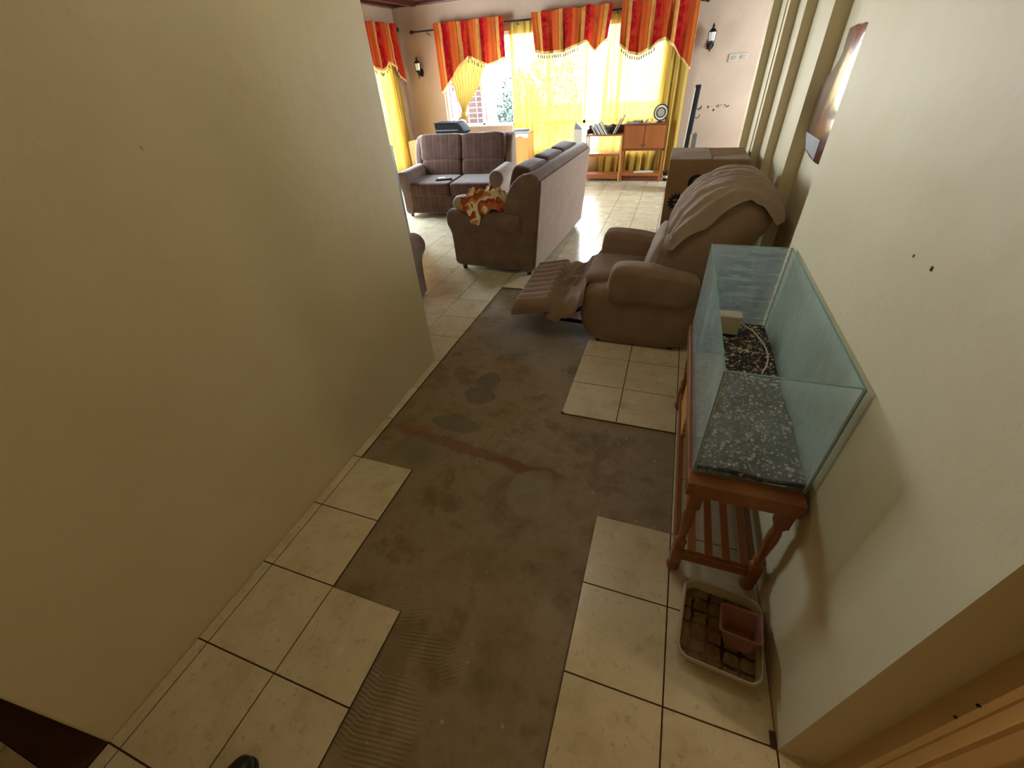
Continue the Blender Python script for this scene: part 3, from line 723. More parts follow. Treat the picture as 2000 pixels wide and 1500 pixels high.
# folded phone and card on the loveseat
p = thing('remote_control', 'dark flat remote lying on the left seat of the plaid loveseat', 'remote', (-1.72, 5.96, .470), .5)
obj('body', box(-.12, .12, -.03, .03, 0, .018, .005), 'black_plastic', p); obj('buttons', box(-.08, .09, -.018, .018, .017, .021, .002), 'paper_grey', p)
tag(obj('paper_card', box(-.05, .05, -.035, .035, 0, .004), 'paper', loc=(-1.80, 6.05, .482), rot=(0, 0, .4)), 'small pale card beside the dark remote on the loveseat', 'card')

# throw on the sofa arm
def throw(u_, v_):
    a = u_ * 2 * PI; rr = .03 + .97 * v_
    c = Vector((math.cos(a), math.sin(a), 0)); nx = noise.noise(c * 1.4 + Vector((0, 0, v_ * 2.2))); n2 = noise.noise(c * 3.2 * rr + Vector((5, 2, 1)))
    ridge = 1 - abs(math.sin(a * 3.5 + rr * 4 + nx * 4)); ridge2 = 1 - abs(math.sin(a * 7 - rr * 6 + n2 * 3))
    x = c.x * .27 * rr * (1 + .22 * nx); y = c.y * .13 * rr * (1 + .2 * nx)
    z = .15 * max(0, 1 - rr ** 2.4) ** .55 + (.07 * ridge + .03 * ridge2) * min(1, rr * 2) * (1 - .6 * rr) + .04 * n2
    return Vector((x + .02 * ridge2, y - .015 * ridge, z))
tb = thing('throw_blanket', 'crumpled orange and cream patchwork throw heaped on the near sofa arm', 'blanket', (-.27, 4.02, .615))
obj('cloth', close_under(grid(throw, 150, 40), .004), 'throw_patch', tb, smooth=True)
def flap(u_, v_):
    x = (u_ - .5) * (.20 - .12 * v_); y = -.085 - .075 * math.sin(min(1, v_ * 1.6) * PI / 2); z = .05 - .15 * v_ ** 1.2
    return Vector((x - .05, y - .01 * math.sin(u_ * 9), z))
obj('hanging_corner', close_under(grid(flap, 16, 14), .004), 'throw_patch', tb, smooth=True)
tag(obj('seat_pad', puff(0, 0, 0, .34, .24, .13, .7, .6, .02, 9, 4), 'cushion_cream', loc=(-.45, 4.10, .655), rot=(0, .1, .2), smooth=True), 'cream soft pad under the left side of the orange throw', 'cushion')
tag(obj('seat_pad', puff(0, 0, 0, .34, .26, .13, .7, .6, .02, 9, 8), 'cushion_cream', loc=(-.08, 4.20, .655), rot=(0, .15, -.3), smooth=True), 'cream soft pad between the orange throw and the sofa back', 'cushion')

# ---------------------------------------------------------------- recliner
rc = thing('recliner', 'tan suede recliner with extended footrest leaning back against the right wall', 'recliner', (1.30, 3.18, 0))
ro = Vector((1.30, 3.18, 0)); rinv = TR(-ro.x, -ro.y, 0)
def rp(name, bm, mat='recliner_suede', **k):
    o = obj(name, bm, mat, rc, **k); o.matrix_parent_inverse = rinv; return o
def rough(bm, amp, s, seed=0, cuts=0):
    for v in bm.verts:
        n = noise.noise_vector(v.co * s + Vector((seed, 0, 0))); v.co += n * amp
    return bm
def dense_prism(poly, y0, y1, bev, ny=14, bulge=0., wr=0., ws=6, seed=0):
    """extruded outline with rounded rims, subdivided across its width so it can be puffed and wrinkled"""
    bm = bmesh.new(); n = len(poly); cx = sum(p[0] for p in poly) / n; cz = sum(p[1] for p in poly) / n; rings = []
    for j in range(ny + 1):
        tt = j / ny; y = y0 + (y1 - y0) * tt; e = min(y - y0, y1 - y); k = 0
        if e < bev: k = bev - math.sqrt(max(0, bev ** 2 - (bev - e) ** 2))
        ring = []
        for p in poly:
            d = Vector((p[0] - cx, p[1] - cz)); L = d.length; q = d * (max(.02, L - k + bulge * math.sin(tt * PI)) / L)
            co = Vector((cx + q.x, y, cz + q.y))
            if wr:
                nn = noise.noise(co * ws + Vector((seed, 0, 0))) + .5 * noise.noise(co * ws * 2.3 + Vector((0, seed, 0))); co += Vector((d.x / L, 0, d.y / L)) * wr * nn; co.y += wr * .5 * noise.noise(co * ws + Vector((9, 9, seed)))
            ring.append(bm.verts.new(co))
        rings.append(ring)
    for A, B in zip(rings, rings[1:]):
        for i in range(n): bm.faces.new((A[i], B[i], B[(i + 1) % n], A[(i + 1) % n]))
    for ring, y in ((rings[0], y0), (rings[-1], y1)):
        steps = 5
        for s in range(1, steps + 1):
            fac = 1 - s / (steps + .0)
            new = []
            for v in ring:
                co = Vector((cx + (v.co.x - cx) * max(fac, .001), v.co.y, cz + (v.co.z - cz) * max(fac, .001)))
                co.y = y + ( -1 if y == y0 else 1) * (bulge * .9 * (1 - fac ** 2)) + (wr * .6 * noise.noise(co * ws + Vector((seed, 3, 1))) if wr else 0)
                new.append(bm.verts.new(co))
            prev = ring if s == 1 else last
            for i in range(n): bm.faces.new((prev[i], prev[(i + 1) % n], new[(i + 1) % n], new[i]))
            last = new
    bmesh.ops.remove_doubles(bm, verts=bm.verts, dist=.0008)
    bmesh.ops.recalc_face_normals(bm, faces=bm.faces); return bm
base_poly = smooth_poly([(.955, .10), (1.04, .02), (1.30, .012), (1.64, .02), (1.72, .10), (1.72, .42), (1.55, .46), (1.14, .46), (1.08, .425), (.97, .415), (.925, .34), (.925, .2)], 2)
rp('near_side_panel', dense_prism(base_poly, 2.83, 2.99, .03, 10, .012, .004, 4, 1), smooth=60)
far_poly = [(a - .03, b) for a, b in base_poly]
rp('far_side_panel', dense_prism(far_poly, 3.42, 3.56, .03, 10, .008), smooth=60)
rp('front_panel', box(1.0, 1.05, 2.98, 3.43, .05, .30, .015), smooth=40)
rp('rear_panel', box(1.62, 1.68, 2.98, 3.43, .04, .42, .015), smooth=40)
arm_poly = smooth_poly([(1.115, .36), (1.10, .50), (1.12, .575), (1.17, .605), (1.35, .60), (1.55, .575), (1.66, .55), (1.70, .48), (1.69, .38), (1.62, .33), (1.35, .335), (1.16, .34)], 2)
rp('armrest', dense_prism(arm_poly, 2.80, 2.985, .045, 14, .004, .008, 7, 2), smooth=60)
far_arm = smooth_poly([(.985, .34), (.965, .50), (.975, .60), (1.01, .645), (1.2, .635), (1.42, .60), (1.52, .55), (1.54, .42), (1.45, .34), (1.2, .33)], 2)
rp('armrest', dense_prism(far_arm, 3.40, 3.575, .04, 14, .003, .006, 7, 5), smooth=60)
rp('seat_cushion', puff(1.19, 3.195, .40, .56, .46, .17, .30, .22, .010, 6, 3), smooth=True)
back_poly = smooth_poly([(1.36, .42), (1.37, .55), (1.42, .70), (1.49, .84), (1.55, .94), (1.66, 1.03), (1.76, 1.05), (1.88, 1.045), (1.97, .99), (2.015, .91), (2.0, .84), (1.95, .76), (1.86, .62), (1.74, .44), (1.6, .38)], 2)
rp('backrest', dense_prism(back_poly, 2.93, 3.47, .085, 26, .02, .020, 5, 7), smooth=60)
o = rp('lumbar_pad', puff(0, 0, 0, .13, .46, .34, .5, .35, .02, 7, 6, mat=TR(1.405, 3.20, .60) @ R4(.30, 'Y')), 'recliner_cover', smooth=True)
# cover flung over the top of the back, folds running along the arch
arch = [(1.475, .70), (1.47, .80), (1.52, .92), (1.60, 1.01), (1.69, 1.055), (1.78, 1.075), (1.88, 1.065), (1.965, 1.02), (2.02, .94), (2.035, .89)]
def arch_at(s):
    s = max(0, min(.9999, s)) * (len(arch) - 1); i = int(s); q = s - i
    a = Vector(arch[i]); b = Vector(arch[i + 1]); return a + (b - a) * q, (b - a).normalized()
def cover(u_, v_):
    p, d = arch_at(u_); n = Vector((-d.y, d.x))
    c = Vector((1.70, .78)); 
    y = 3.50 - v_ * .60; drop = 0
    lim = .86
    fold = math.sin(v_ * 34 + 2.2 * noise.noise(Vector((u_ * 3, v_ * 4, 2))) + u_ * 3)
    fold = fold * .7 + .45 * (1 - 2 * abs(math.sin(v_ * 41 + 3 * noise.noise(Vector((u_ * 2.5, v_ * 3, 8))) - u_ * 2)))
    off = .018 + .018 * fold * (.35 + .65 * v_) + .008 * noise.noise(Vector((u_ * 9, v_ * 9, 4)))
    if v_ > lim:
        k = (v_ - lim) / (1 - lim); y = 3.50 - lim * .60 - .065 * math.sin(k * PI / 2) ** 1 ; wdt = .035 + .09 * math.sin(min(1, u_ * 1.5) * PI) ** .8
        drop = k * k * wdt + .05 * k * (1 - abs(2 * u_ - .9)); y -= .018 + .006 * fold
    if v_ < .08:
        drop = (1 - v_ / .08) * .06; y = 3.50
    q = p + n * off; q = q + (c - q).normalized() * drop
    return Vector((q.x, y, q.y))
o = rp('cover', grid(cover, 46, 120, .006), 'recliner_cover', smooth=True); o['label'] = 'lighter loose cover bunched in folds over the top'
# footrest: ribbed pad, then slack cloth up to the seat
def foot_pad(u_, v_):
    x = .40 + .30 * u_; y = 2.785 + .76 * v_; rib = abs(math.sin(v_ * PI * 9 + .5 * math.sin(u_ * 3)))
    ez = min(1, min(u_, 1 - u_) * 9, min(v_, 1 - v_) * 12); ez = max(0, ez) ** .5
    z = .215 + .06 * u_ + .045 * v_ + .055 * ez + .016 * rib ** .5 * ez
    return Vector((x, y, z))
bmf = grid(foot_pad, 26, 100)
bmf = close_under(bmf, .035)
rp('footrest_pad', bmf, smooth=55)
def slack(u_, v_):
    x = .69 + .27 * u_ + .03 * (v_ - .5); y = 2.79 + .78 * v_
    f_ = noise.noise(Vector((u_ * 2.0 + v_ * 1.3, v_ * 5 - u_ * 3, 3)))
    fo = math.sin(u_ * 14 + v_ * 6 + f_ * 3.5)
    z = .30 + .03 * v_ + .14 * u_ ** 1.6 - .05 * math.sin(u_ * PI) + .016 * fo * math.sin(u_ * PI) + .02 * f_
    z += .05 * max(0, v_ - .75) * 4 * math.sin(u_ * PI) * .6
    if v_ < .14: z -= (1 - v_ / .14) ** 2 * (.10)
    return Vector((x, y, z))
rp('leg_panel', close_under(grid(slack, 44, 70), .02), smooth=60)
bm = bmesh.new()
for y in (2.90, 3.30):
    for a, b in (((1.0, .29), (.74, .13)), ((.74, .13), (.56, .22)), ((.80, .13), (.86, .22)), ((1.02, .12), (.74, .13)), ((1.05, .31), (.93, .38))):
        d = Vector((b[0] - a[0], 0, b[1] - a[1])); L = d.length; ang = -math.atan2(d.z, d.x)
        add_box(bm, -L / 2 - .01, L / 2 + .01, -.005, .005, -.015, .015, .002, 1, TR((a[0] + b[0]) / 2, y, (a[1] + b[1]) / 2) @ R4(ang, 'Y'))
add_box(bm, .60, .63, 2.88, 3.32, .20, .215)
rp('footrest_mechanism', bm, 'navy_metal')
for x in (1.06, 1.58):
    for y in (2.88, 3.50): rp('foot', lathe([(.02, 0), (.022, .04)], 8, TR(x, y, 0)), 'slate')

# ---------------------------------------------------------------- tall carton behind the recliner
cb = thing('cardboard_box', 'tall brown cardboard box with black printed emblems behind the recliner', 'box', (1.372, 3.76, 0))
BW, BD, BH = .545, .52, 1.08
obj('body', box(0, BW, 0, BD, .001, BH - .004, .006, 2), 'cardboard', cb, smooth=30)
def flapb(pts, z0, z1): return prism(pts, 'Z', z0, z1)
obj('flap', flapb([(.004, .004), (.29, .004), (.285, BD / 2), (.275, BD - .004), (.004, BD - .004)], BH - .004, BH + .003), 'cardboard_top', cb)
obj('flap', flapb([(.30, .004), (BW - .004, .004), (BW - .004, BD * .42), (.30, BD * .20)], BH - .004, BH + .001), 'cardboard_top', cb)
obj('flap', flapb([(.285, BD * .22), (BW - .006, BD * .45), (BW - .006, BD - .006), (.28, BD - .006)], BH - .004, BH), 'cardboard', cb)
bm = bmesh.new(); P_ = []
for k in range(28):
    a = 2 * PI * k / 28; rr = .072 if k % 2 == 0 else .048; P_.append((.128 - .035 + rr * math.cos(a), .785 + rr * math.sin(a)))
o = obj('printed_starburst', prism([(a - .0, b) for a, b in P_], 'Y', -.0012, .0002), 'box_ink', cb); o['label'] = 'black printed starburst with two pale bars'
obj('printed_bar', join(box(.068, .118, -.0018, -.001, .792, .806), box(.072, .122, -.0018, -.001, .762, .776)), 'cardboard', cb)
ring = []
for k in range(25):
    a = PI * .12 + PI * 1.55 * k / 24; ring.append((.215 + .062 * math.cos(a), .925 + .056 * math.sin(a)))
inner = []
for k in range(25):
    a = PI * .12 + PI * 1.55 * k / 24; wv = .012 + .028 * math.sin(min(1, k / 17) * PI * .5) ** 2; inner.append((.215 + (.062 - wv) * math.cos(a), .925 + (.056 - wv) * math.sin(a)))
obj('printed_emblem', prism(ring + inner[::-1], 'Y', -.0012, .0002), 'box_ink', cb)
def text_part(s, size, loc, rot, mat, parent, name='printed_text'):
    cu = bpy.data.curves.new(name, 'FONT'); cu.body = s; cu.size = size; cu.extrude = .0006; cu.offset = .0012
    o = bpy.data.objects.new(name, cu); C.objects.link(o); dg = bpy.context.evaluated_depsgraph_get(); me = bpy.data.meshes.new_from_object(o.evaluated_get(dg))
    bpy.data.objects.remove(o); me.materials.clear(); me.materials.append(M[mat]); o = bpy.data.objects.new(name, me); C.objects.link(o); o.parent = parent; o.location = loc; o.rotation_euler = rot
    return o
text_part('SMC', .062, (.192, -.0012, .892), (PI / 2, 0, 0), 'box_ink', cb)

# ---------------------------------------------------------------- fish tank on its stand
TX0, TX1, TY0, TY1, TZ0, TZ1 = 1.632, 1.966, 1.186, 2.235, .560, .980
tk = thing('fish_tank', 'empty rectangular glass fish tank standing on the orange wooden stand', 'fish tank', ((TX0 + TX1) / 2, (TY0 + TY1) / 2, TZ0))
kinv = TR(-tk.location.x, -tk.location.y, -TZ0); g = .006
def kp(name, bm, mat, **k): o = obj(name, bm, mat, tk, **k); o.matrix_parent_inverse = kinv; return o
def pane(name, b, mat):
    p_ = kp(name, box(*b), mat); return p_
pane('left_pane', (TX0, TX0 + g, TY0, TY1, TZ0, TZ1), 'tank_glass_side')
pane('right_pane', (TX1 - g, TX1, TY0, TY1, TZ0, TZ1), 'tank_glass_wall')
pane('near_pane', (TX0 + g, TX1 - g, TY0, TY0 + g, TZ0, TZ1), 'tank_glass_near')
pane('far_pane', (TX0 + g, TX1 - g, TY1 - g, TY1, TZ0, TZ1), 'tank_glass_end')
pane('bottom_pane', (TX0 + g, TX1 - g, TY0 + g, TY1 - g, TZ0, TZ0 + g), 'tank_glass_near')
bm = bmesh.new(); e = .0012
for (x0, x1, y0, y1) in ((TX0, TX0 + g, TY0, TY1), (TX1 - g, TX1, TY0, TY1), (TX0 + g, TX1 - g, TY0, TY0 + g), (TX0 + g, TX1 - g, TY1 - g, TY1)):
    add_box(bm, x0, x1, y0, y1, TZ1, TZ1 + e)
for x, y in ((TX0, TY0), (TX1 - .003, TY0), (TX0, TY1 - .003), (TX1 - .003, TY1 - .003)): add_box(bm, x, x + .003, y - .0006 if y == TY0 else y, y + .003, TZ0, TZ1)
o = kp('polished_edges', bm, 'glass_edge'); o['label'] = 'blue-green glass edges'
bm = bmesh.new()
for x, y in ((TX0 + g, TY0 + g), (TX1 - g, TY0 + g), (TX0 + g, TY1 - g), (TX1 - g, TY1 - g)): add_tube(bm, [(x, y, TZ0 + g), (x, y, TZ1 - .002)], .0035, 6)
kp('silicone_seam', bm, 'white_plastic')
# gravel bed
def gz(x, y): return .030 + .012 * noise.noise(Vector((x * 7, y * 7, 1))) + .004 * noise.noise(Vector((x * 40, y * 40, 2)))
def gb(u_, v_):
    x = TX0 + g + (TX1 - TX0 - 2 * g) * u_; y = TY0 + g + (TY1 - TY0 - 2 * g) * v_; return Vector((x, y, TZ0 + g + gz(x, y)))
bm = grid(gb, 60, 150)
rnd = random.Random(11)
ico = bmesh.new(); bmesh.ops.create_icosphere(ico, subdivisions=1, radius=1)
gme = obj('gravel', close_under(bm, .020), 'gravel', smooth=60)
tag(gme, 'bed of dark brown gravel with white pebbles inside the fish tank', 'gravel', kind='stuff')
bm = bmesh.new()
for k in range(1100):
    x = rnd.uniform(TX0 + .015, TX1 - .015); y = rnd.uniform(TY0 + .015, TY1 - .02); s = rnd.uniform(.0025, .0055) * (1.35 if rnd.random() < .07 else 1)
    m_ = TR(x, y, TZ0 + g + gz(x, y) + s * .2) @ R4(rnd.uniform(0, PI), 'Z') @ Matrix.Diagonal((s * rnd.uniform(.8, 1.7), s, s * .6, 1))
    vs = [bm.verts.new(m_ @ v.co) for v in ico.verts]
    for fc in ico.faces: bm.faces.new([vs[v.index] for v in fc.verts])
pb = obj('pebbles', bm, 'pebbles', smooth=True); tag(pb, 'small pale pebbles scattered over the tank gravel', 'pebbles', kind='stuff')
ff = thing('tank_filter', 'cream box filter hanging in the far left corner of the fish tank', 'filter', (1.765, 2.11, .600))
obj('housing', box(-.058, .058, -.03, .03, .0, .085, .008, 3), 'cream_plastic', ff, smooth=40)
obj('lid', box(-.061, .061, -.033, .033, .083, .100, .004, 2), 'white_plastic', ff, smooth=40)
obj('intake_grille', box(-.05, .05, -.022, .022, -.03, .0), 'black_plastic', ff)
pts = [(1.82, 2.12, .655)] + [(1.885 + .045 * math.sin(k / 10 * PI), 2.10 - k * .036, .622 + .004 * math.cos(k * .6)) for k in range(11)]
tag(obj('air_hose', tube(pts, .0035, 6), 'white_plastic', smooth=True), 'thin pale hose curving over the tank gravel from the filter', 'hose')
# stand
st = thing('tank_stand', 'orange varnished wooden stand with turned legs under the fish tank', 'stand', (1.79, 1.70, 0))
sinv = TR(-1.79, -1.70, 0)
def sp_(name, bm, mat='stand_wood', **k): o = obj(name, bm, mat, st, **k); o.matrix_parent_inverse = sinv; return o
SX0, SX1, SY0, SY1 = 1.640, 1.945, 1.150, 2.225
leg_prof = [(0, 0), (.016, 0), (.024, .012), (.026, .03), (.020, .05), (.017, .058)]
def leg(x, y):
    bm = lathe([(.012, .0), (.022, .008), (.027, .026), (.022, .046), (.015, .055), (.018, .06)], 16)
    add_box(bm, -.021, .021, -.021, .021, .06, .155, .003)
    add_lathe(bm, [(.015, .155), (.022, .165), (.015, .175), (.023, .195), (.015, .212), (.013, .225), (.016, .27), (.021, .33), (.020, .37), (.015, .40), (.022, .41), (.015, .42)], 16)
    add_box(bm, -.022, .022, -.022, .022, .42, .545, .003)
    bmesh.ops.transform(bm, matrix=TR(x, y, 0), verts=bm.verts); return bm
for x in (SX0 + .02, SX1 - .012):
    for y in (SY0 + .012, SY1 - .02): sp_('leg', leg(x, y), smooth=35)
sp_('top_rail', box(SX0 - .02, SX1 + .020, SY0 - .018, SY0 + .052, .497, .5595, .004), 'stand_wood')
sp_('top_rail', box(SX0 - .02, SX1 + .020, SY1 - .014, SY1 + .010, .497, .556, .004), 'stand_wood')
sp_('top_rail', box(SX0 - .022, SX0 + .012, SY0, SY1, .497, .5585, .004), 'stand_rail_wood')
sp_('top_rail', box(SX1 - .006, SX1 + .020, SY0, SY1, .497, .5585, .004), 'stand_rail_wood')
sp_('stretcher', box(SX0 + .02, SX1 - .01, SY0, SY0 + .024, .085, .130, .003))
sp_('stretcher', box(SX0 + .02, SX1 - .01, SY1 - .03, SY1 - .008, .085, .130, .003))
sp_('stretcher', box(SX0 + .008, SX0 + .032, SY0 + .02, SY1 - .02, .085, .130, .003), 'stand_rail_wood')
sp_('stretcher', box(SX1 - .026, SX1 - .002, SY0 + .02, SY1 - .02, .085, .130, .003), 'stand_rail_wood')
for k in range(4):
    x = SX0 + .055 + k * .062; sp_('shelf_slat', box(x, x + .030, SY0 + .01, SY1 - .012, .130, .142, .002), 'stand_rail_wood')
# things on the lower shelf
tag(obj('wooden_crate', join(*[box(1.655, 1.90, 1.80 + .0, 2.08, .143 + k * .034, .166 + k * .034, .002) for k in range(5)]), 'light_wood'), 'pale slatted wooden crate on the lower shelf of the tank stand', 'crate')

# tray and pink scoop
def rrect(cx, cy, w_, h_, r_, n=6):
    out = []
    for (sx_, sy, a0) in ((1, 1, 0), (-1, 1, PI / 2), (-1, -1, PI), (1, -1, 3 * PI / 2)):
        for k in range(n + 1):
            a = a0 + PI / 2 * k / n; out.append((cx + sx_ * (w_ / 2 - r_) + r_ * math.cos(a), cy + sy * (h_ / 2 - r_) + r_ * math.sin(a)))
    return out
def loft(rings, cap0=True, cap1=True):
    bm = bmesh.new(); RR = [[bm.verts.new(p) for p in rg] for rg in rings]; n = len(RR[0])
    for A, B in zip(RR, RR[1:]):
        for i in range(n): bm.faces.new((A[i], A[(i + 1) % n], B[(i + 1) % n], B[i]))
    if cap0: bm.faces.new(RR[0][::-1])
    if cap1: bm.faces.new(RR[-1])
    bmesh.ops.recalc_face_normals(bm, faces=bm.faces); return bm
tr_ = thing('litter_tray', 'shallow white-rimmed plastic tray with stained brown bottom on the floor below the stand', 'tray', (1.826, .948, 0.0), -.10)
def rg(w_, h_, r_, z): return [(a, b, z) for a, b in rrect(0, 0, w_, h_, r_)]
obj('shell', loft([rg(.235, .265, .03, .0), rg(.243, .273, .035, .005), rg(.252, .282, .04, .045), rg(.272, .302, .045, .052), rg(.276, .306, .046, .046), rg(.270, .300, .046, .040)], True, False), 'tray_rim', tr_, smooth=60)
obj('rim', loft([rg(.250, .280, .04, .044), rg(.256, .286, .04, .055), rg(.266, .296, .045, .056), rg(.275, .305, .046, .046)], False, False), 'tray_rim', tr_, smooth=60)
obj('inner_bottom', loft([rg(.238, .268, .03, .0062), rg(.241, .271, .034, .0082)]), 'tray_pattern', tr_)
pk = thing('pink_dish', 'small tilted square pink plastic dish lying in the right side of the white-rimmed tray', 'dish', (1.882, .928, .030), -.12)
pk.rotation_euler = (-.34, -.10, -.14)
def rp2(w_, h_, z): return [(a, b, z) for a, b in rrect(0, 0, w_, h_, .016, 4)]
obj('bowl', loft([rp2(.085, .085, 0), rp2(.122, .125, .080), rp2(.134, .138, .083), rp2(.134, .138, .078), rp2(.126, .130, .077), rp2(.119, .122, .080), rp2(.080, .080, .006)], True, True), 'pink_plastic', pk, smooth=50)

# shoe of the photographer entering at the bottom edge
sh = thing('shoe', 'rounded black toe of a shoe on the floor at the bottom edge', 'shoe', (.470, -.022, 0), .12)
obj('upper', puff(0, 0, .042, .095, .30, .085, .7, .8, 0), 'shoe_leather', sh, smooth=True)
obj('sole', prism(smooth_poly([(-.03, -.15), (.03, -.15), (.045, -.05), (.05, .06), (.035, .13), (0, .158), (-.035, .13), (-.048, .05), (-.04, -.06)], 2), 'Z', .002, .022), 'black_plastic', sh)

# ---------------------------------------------------------------- cabinets along the back
c1 = thing('open_shelf_unit', 'low open wooden shelf unit with files on top, left of the two-door cabinet', 'shelf', (.205, 8.25, 0))
w1 = .305
for x in (-w1, w1 - .025): obj('side_frame', join(box(x, x + .025, 0, .028, 0, .715), box(x, x + .025, .20, .225, 0, .715)), 'light_wood', c1)
obj('top_board', box(-w1 - .01, w1 + .0, -.01, .235, .700, .722, .003), 'cabinet_wood', c1)
obj('middle_shelf', box(-w1 + .025, w1 - .025, .0, .225, .395, .435, .003), 'cabinet_wood', c1)
obj('bottom_shelf', box(-w1 + .025, w1 - .025, .0, .225, .04, .115, .003), 'cabinet_wood', c1)
obj('back_ledge', box(-w1, w1, .215, .232, .722, .84, .002), 'cabinet_dark', c1)
for x in (-w1 + .006,): obj('end_board', box(x, x + .014, .0, .22, .722, .80, .002), 'slate', c1)
c2 = thing('cabinet', 'wooden two-door cabinet on legs with the round clock on top', 'cabinet', (.86, 8.25, 0))
w2 = .34
obj('top_board', box(-w2 - .01, w2 + .015, -.012, .26, .845, .865, .003), 'cabinet_dark', c2)
obj('carcass', join(box(-w2, -w2 + .02, 0, .25, .475, .845), box(w2 - .02, w2, 0, .25, .475, .845), box(-w2, w2, 0, .25, .475, .50), box(-w2 + .01, w2 - .01, .235, .25, .49, .845)), 'cabinet_dark', c2)
for s in (-1, 1):
    x0 = -w2 + .02 if s < 0 else .014; x1 = -.014 if s < 0 else w2 - .02
    d = obj('door', box(x0, x1, -.004, .012, .505, .84, .002), 'cabinet_wood', c2); obj('door_knob', lathe([(.004, 0), (.009, .008), (.006, .016), (0, .018)], 10, TR(-s * -.03, -.004, .56) @ R4(PI / 2, 'X')), 'black_metal', d)
obj('centre_post', box(-.014, .014, -.002, .015, .50, .845), 'cabinet_dark', c2)
for x in (-w2, w2 - .035):
    for y in (0, .225): obj('leg', box(x, x + .035, y, y + .03, 0, .475, .002), 'cabinet_wood', c2)
obj('bottom_shelf', box(-w2 + .035, w2 - .035, .0, .25, .09, .135, .003), 'cabinet_wood', c2)
obj('plinth', box(-w2 + .035, w2 - .035, .06, .08, .0, .09), 'cabinet_dark', c2)
tag(obj('paper_stack', join(box(-.15, .17, -.05, .05, 0, .008), box(-.10, .13, -.055, .045, .008, .016)), 'paper', loc=(.90, 8.33, .136), rot=(0, 0, .05)), 'loose white papers on the bottom shelf of the two-door cabinet', 'papers')
ck = thing('clock', 'round black and white ringed clock standing on the two-door cabinet', 'clock', (1.07, 8.33, .866))
obj('base', join(lathe([(.055, 0), (.055, .01), (.02, .02), (.015, .035)], 16), ), 'black_plastic', ck, smooth=40)
mk = TR(0, 0, .135) @ R4(PI / 2, 'X')
obj('outer_ring', lathe([(.098, -.012), (.112, -.008), (.115, .0), (.112, .012), (.098, .014), (.096, .0), (.098, -.012)], 32, mk, False), 'black_plastic', ck, smooth=40)
obj('white_ring', lathe([(.0, -.006), (.099, -.006), (.099, .008), (.0, .008)], 32, mk), 'glass_white', ck, smooth=40)
obj('inner_ring', lathe([(.056, .008), (.073, .008), (.073, .012), (.056, .012), (.056, .008)], 32, mk, False), 'slate', ck)
obj('dial', lathe([(.0, .007), (.056, .007), (.056, .011), (0, .011)], 32, mk), 'switch_plate', ck)
# files and bits on the open unit
rnd = random.Random(4)
GF = 'files leaning on the open shelf unit'
fl = [(-.285, 'binder_grey', -.62, .15, .02), (-.245, 'paper', -.62, .16, .012), (-.215, 'binder_grey', -.60, .20, .022), (-.175, 'paper_grey', -.60, .19, .02), (-.145, 'binder_grey', -.62, .20, .02), (-.105, 'binder_blue', -.62, .235, .022)]
lb = ['pale grey file at the left end of the leaning row', 'thin white folder second from the left in the leaning row', 'dark grey file third from the left in the leaning row', 'mid grey file fourth from the left in the leaning row', 'dark grey file under the pale blue one in the leaning row', 'pale blue-white folder on top of the leaning row of files']
for (x, m_, a, h_, th), l in zip(fl, lb):
    t = thing('file_folder', l, 'file', (.205 + x + .155, 8.35, .7225), 0, None); t.rotation_euler = (0, a, 0)
    obj('cover', box(-th, 0, -.10, .06, .0, h_, .002), m_, t)
    obj('pages', box(-th + .003, -.003, -.102, .055, .004, h_ - .004), 'paper', t)
for x, a, h_, m_, l in ((.15, .45, .24, 'binder_blue', 'greenish file leaning right against the two-door cabinet'), (.175, .50, .29, 'binder_grey', 'taller grey file leaning right, topmost beside the two-door cabinet')):
    t = thing('file_folder', l, 'file', (.205 + x, 8.33 + (x - .15) * .9, .7225), 0, None); t.rotation_euler = (0, a, 0)
    obj('cover', box(-.018, 0, -.08, .06, .0, h_, .002), m_, t)
    obj('pages', box(-.0155, -.0025, -.082, .055, .004, h_ - .004), 'paper', t)
j = thing('glass_jar', 'small glass jar with pale lid standing between the files', 'jar', (.250, 8.34, .7225))
obj('body', lathe([(.026, 0), (.028, .02), (.016, .06), (.028, .09), (.028, .10)], 16), 'clear_glass', j, smooth=True); obj('lid', lathe([(.03, .10), (.03, .125), (.027, .127)], 16), 'white_plastic', j)
j = thing('bottle', 'dark round bottle between the glass jar and the right leaning files', 'bottle', (.318, 8.36, .7225))
obj('body', lathe([(.026, 0), (.038, .03), (.042, .06), (.034, .095), (.016, .115), (.014, .125)], 16), 'jar_brown', j, smooth=True); obj('cap', lathe([(.019, .125), (.02, .14), (.012, .143)], 12), 'slate', j)
tag(obj('wooden_box', box(-.045, .045, -.04, .04, 0, .085, .003), 'cabinet_dark', loc=(.175, 8.42, .7225)), 'small brown box behind the glass jar on the open shelf unit', 'box')
# on the cabinet
for x, y, wd, h_, m_, l, rz in ((.64, 8.34, .10, .020, 'paper_grey', 'flat grey booklet on the left end of the two-door cabinet', .1), (.72, 8.36, .07, .034, 'binder_grey', 'short dark stack of booklets on the middle of the two-door cabinet', -.2), (.99, 8.37, .06, .012, 'paper', 'white paper sheet lying beside the clock base', .1)):
    tag(obj('booklet', join(box(-wd, wd, -.07, .07, 0, h_ * .45), box(-wd * .93, wd * .97, -.065, .075, h_ * .5, h_)), m_, loc=(x, y, .866), rot=(0, 0, rz)), l, 'booklet')
tag(obj('folded_card', prism([(-.05, 0), (.0, .045), (.03, .055), (.035, .05), (.01, 0)], 'Y', -.05, .03), 'paper_grey', loc=(.86, 8.34, .866)), 'grey folded card standing between the booklets and the clock', 'card')
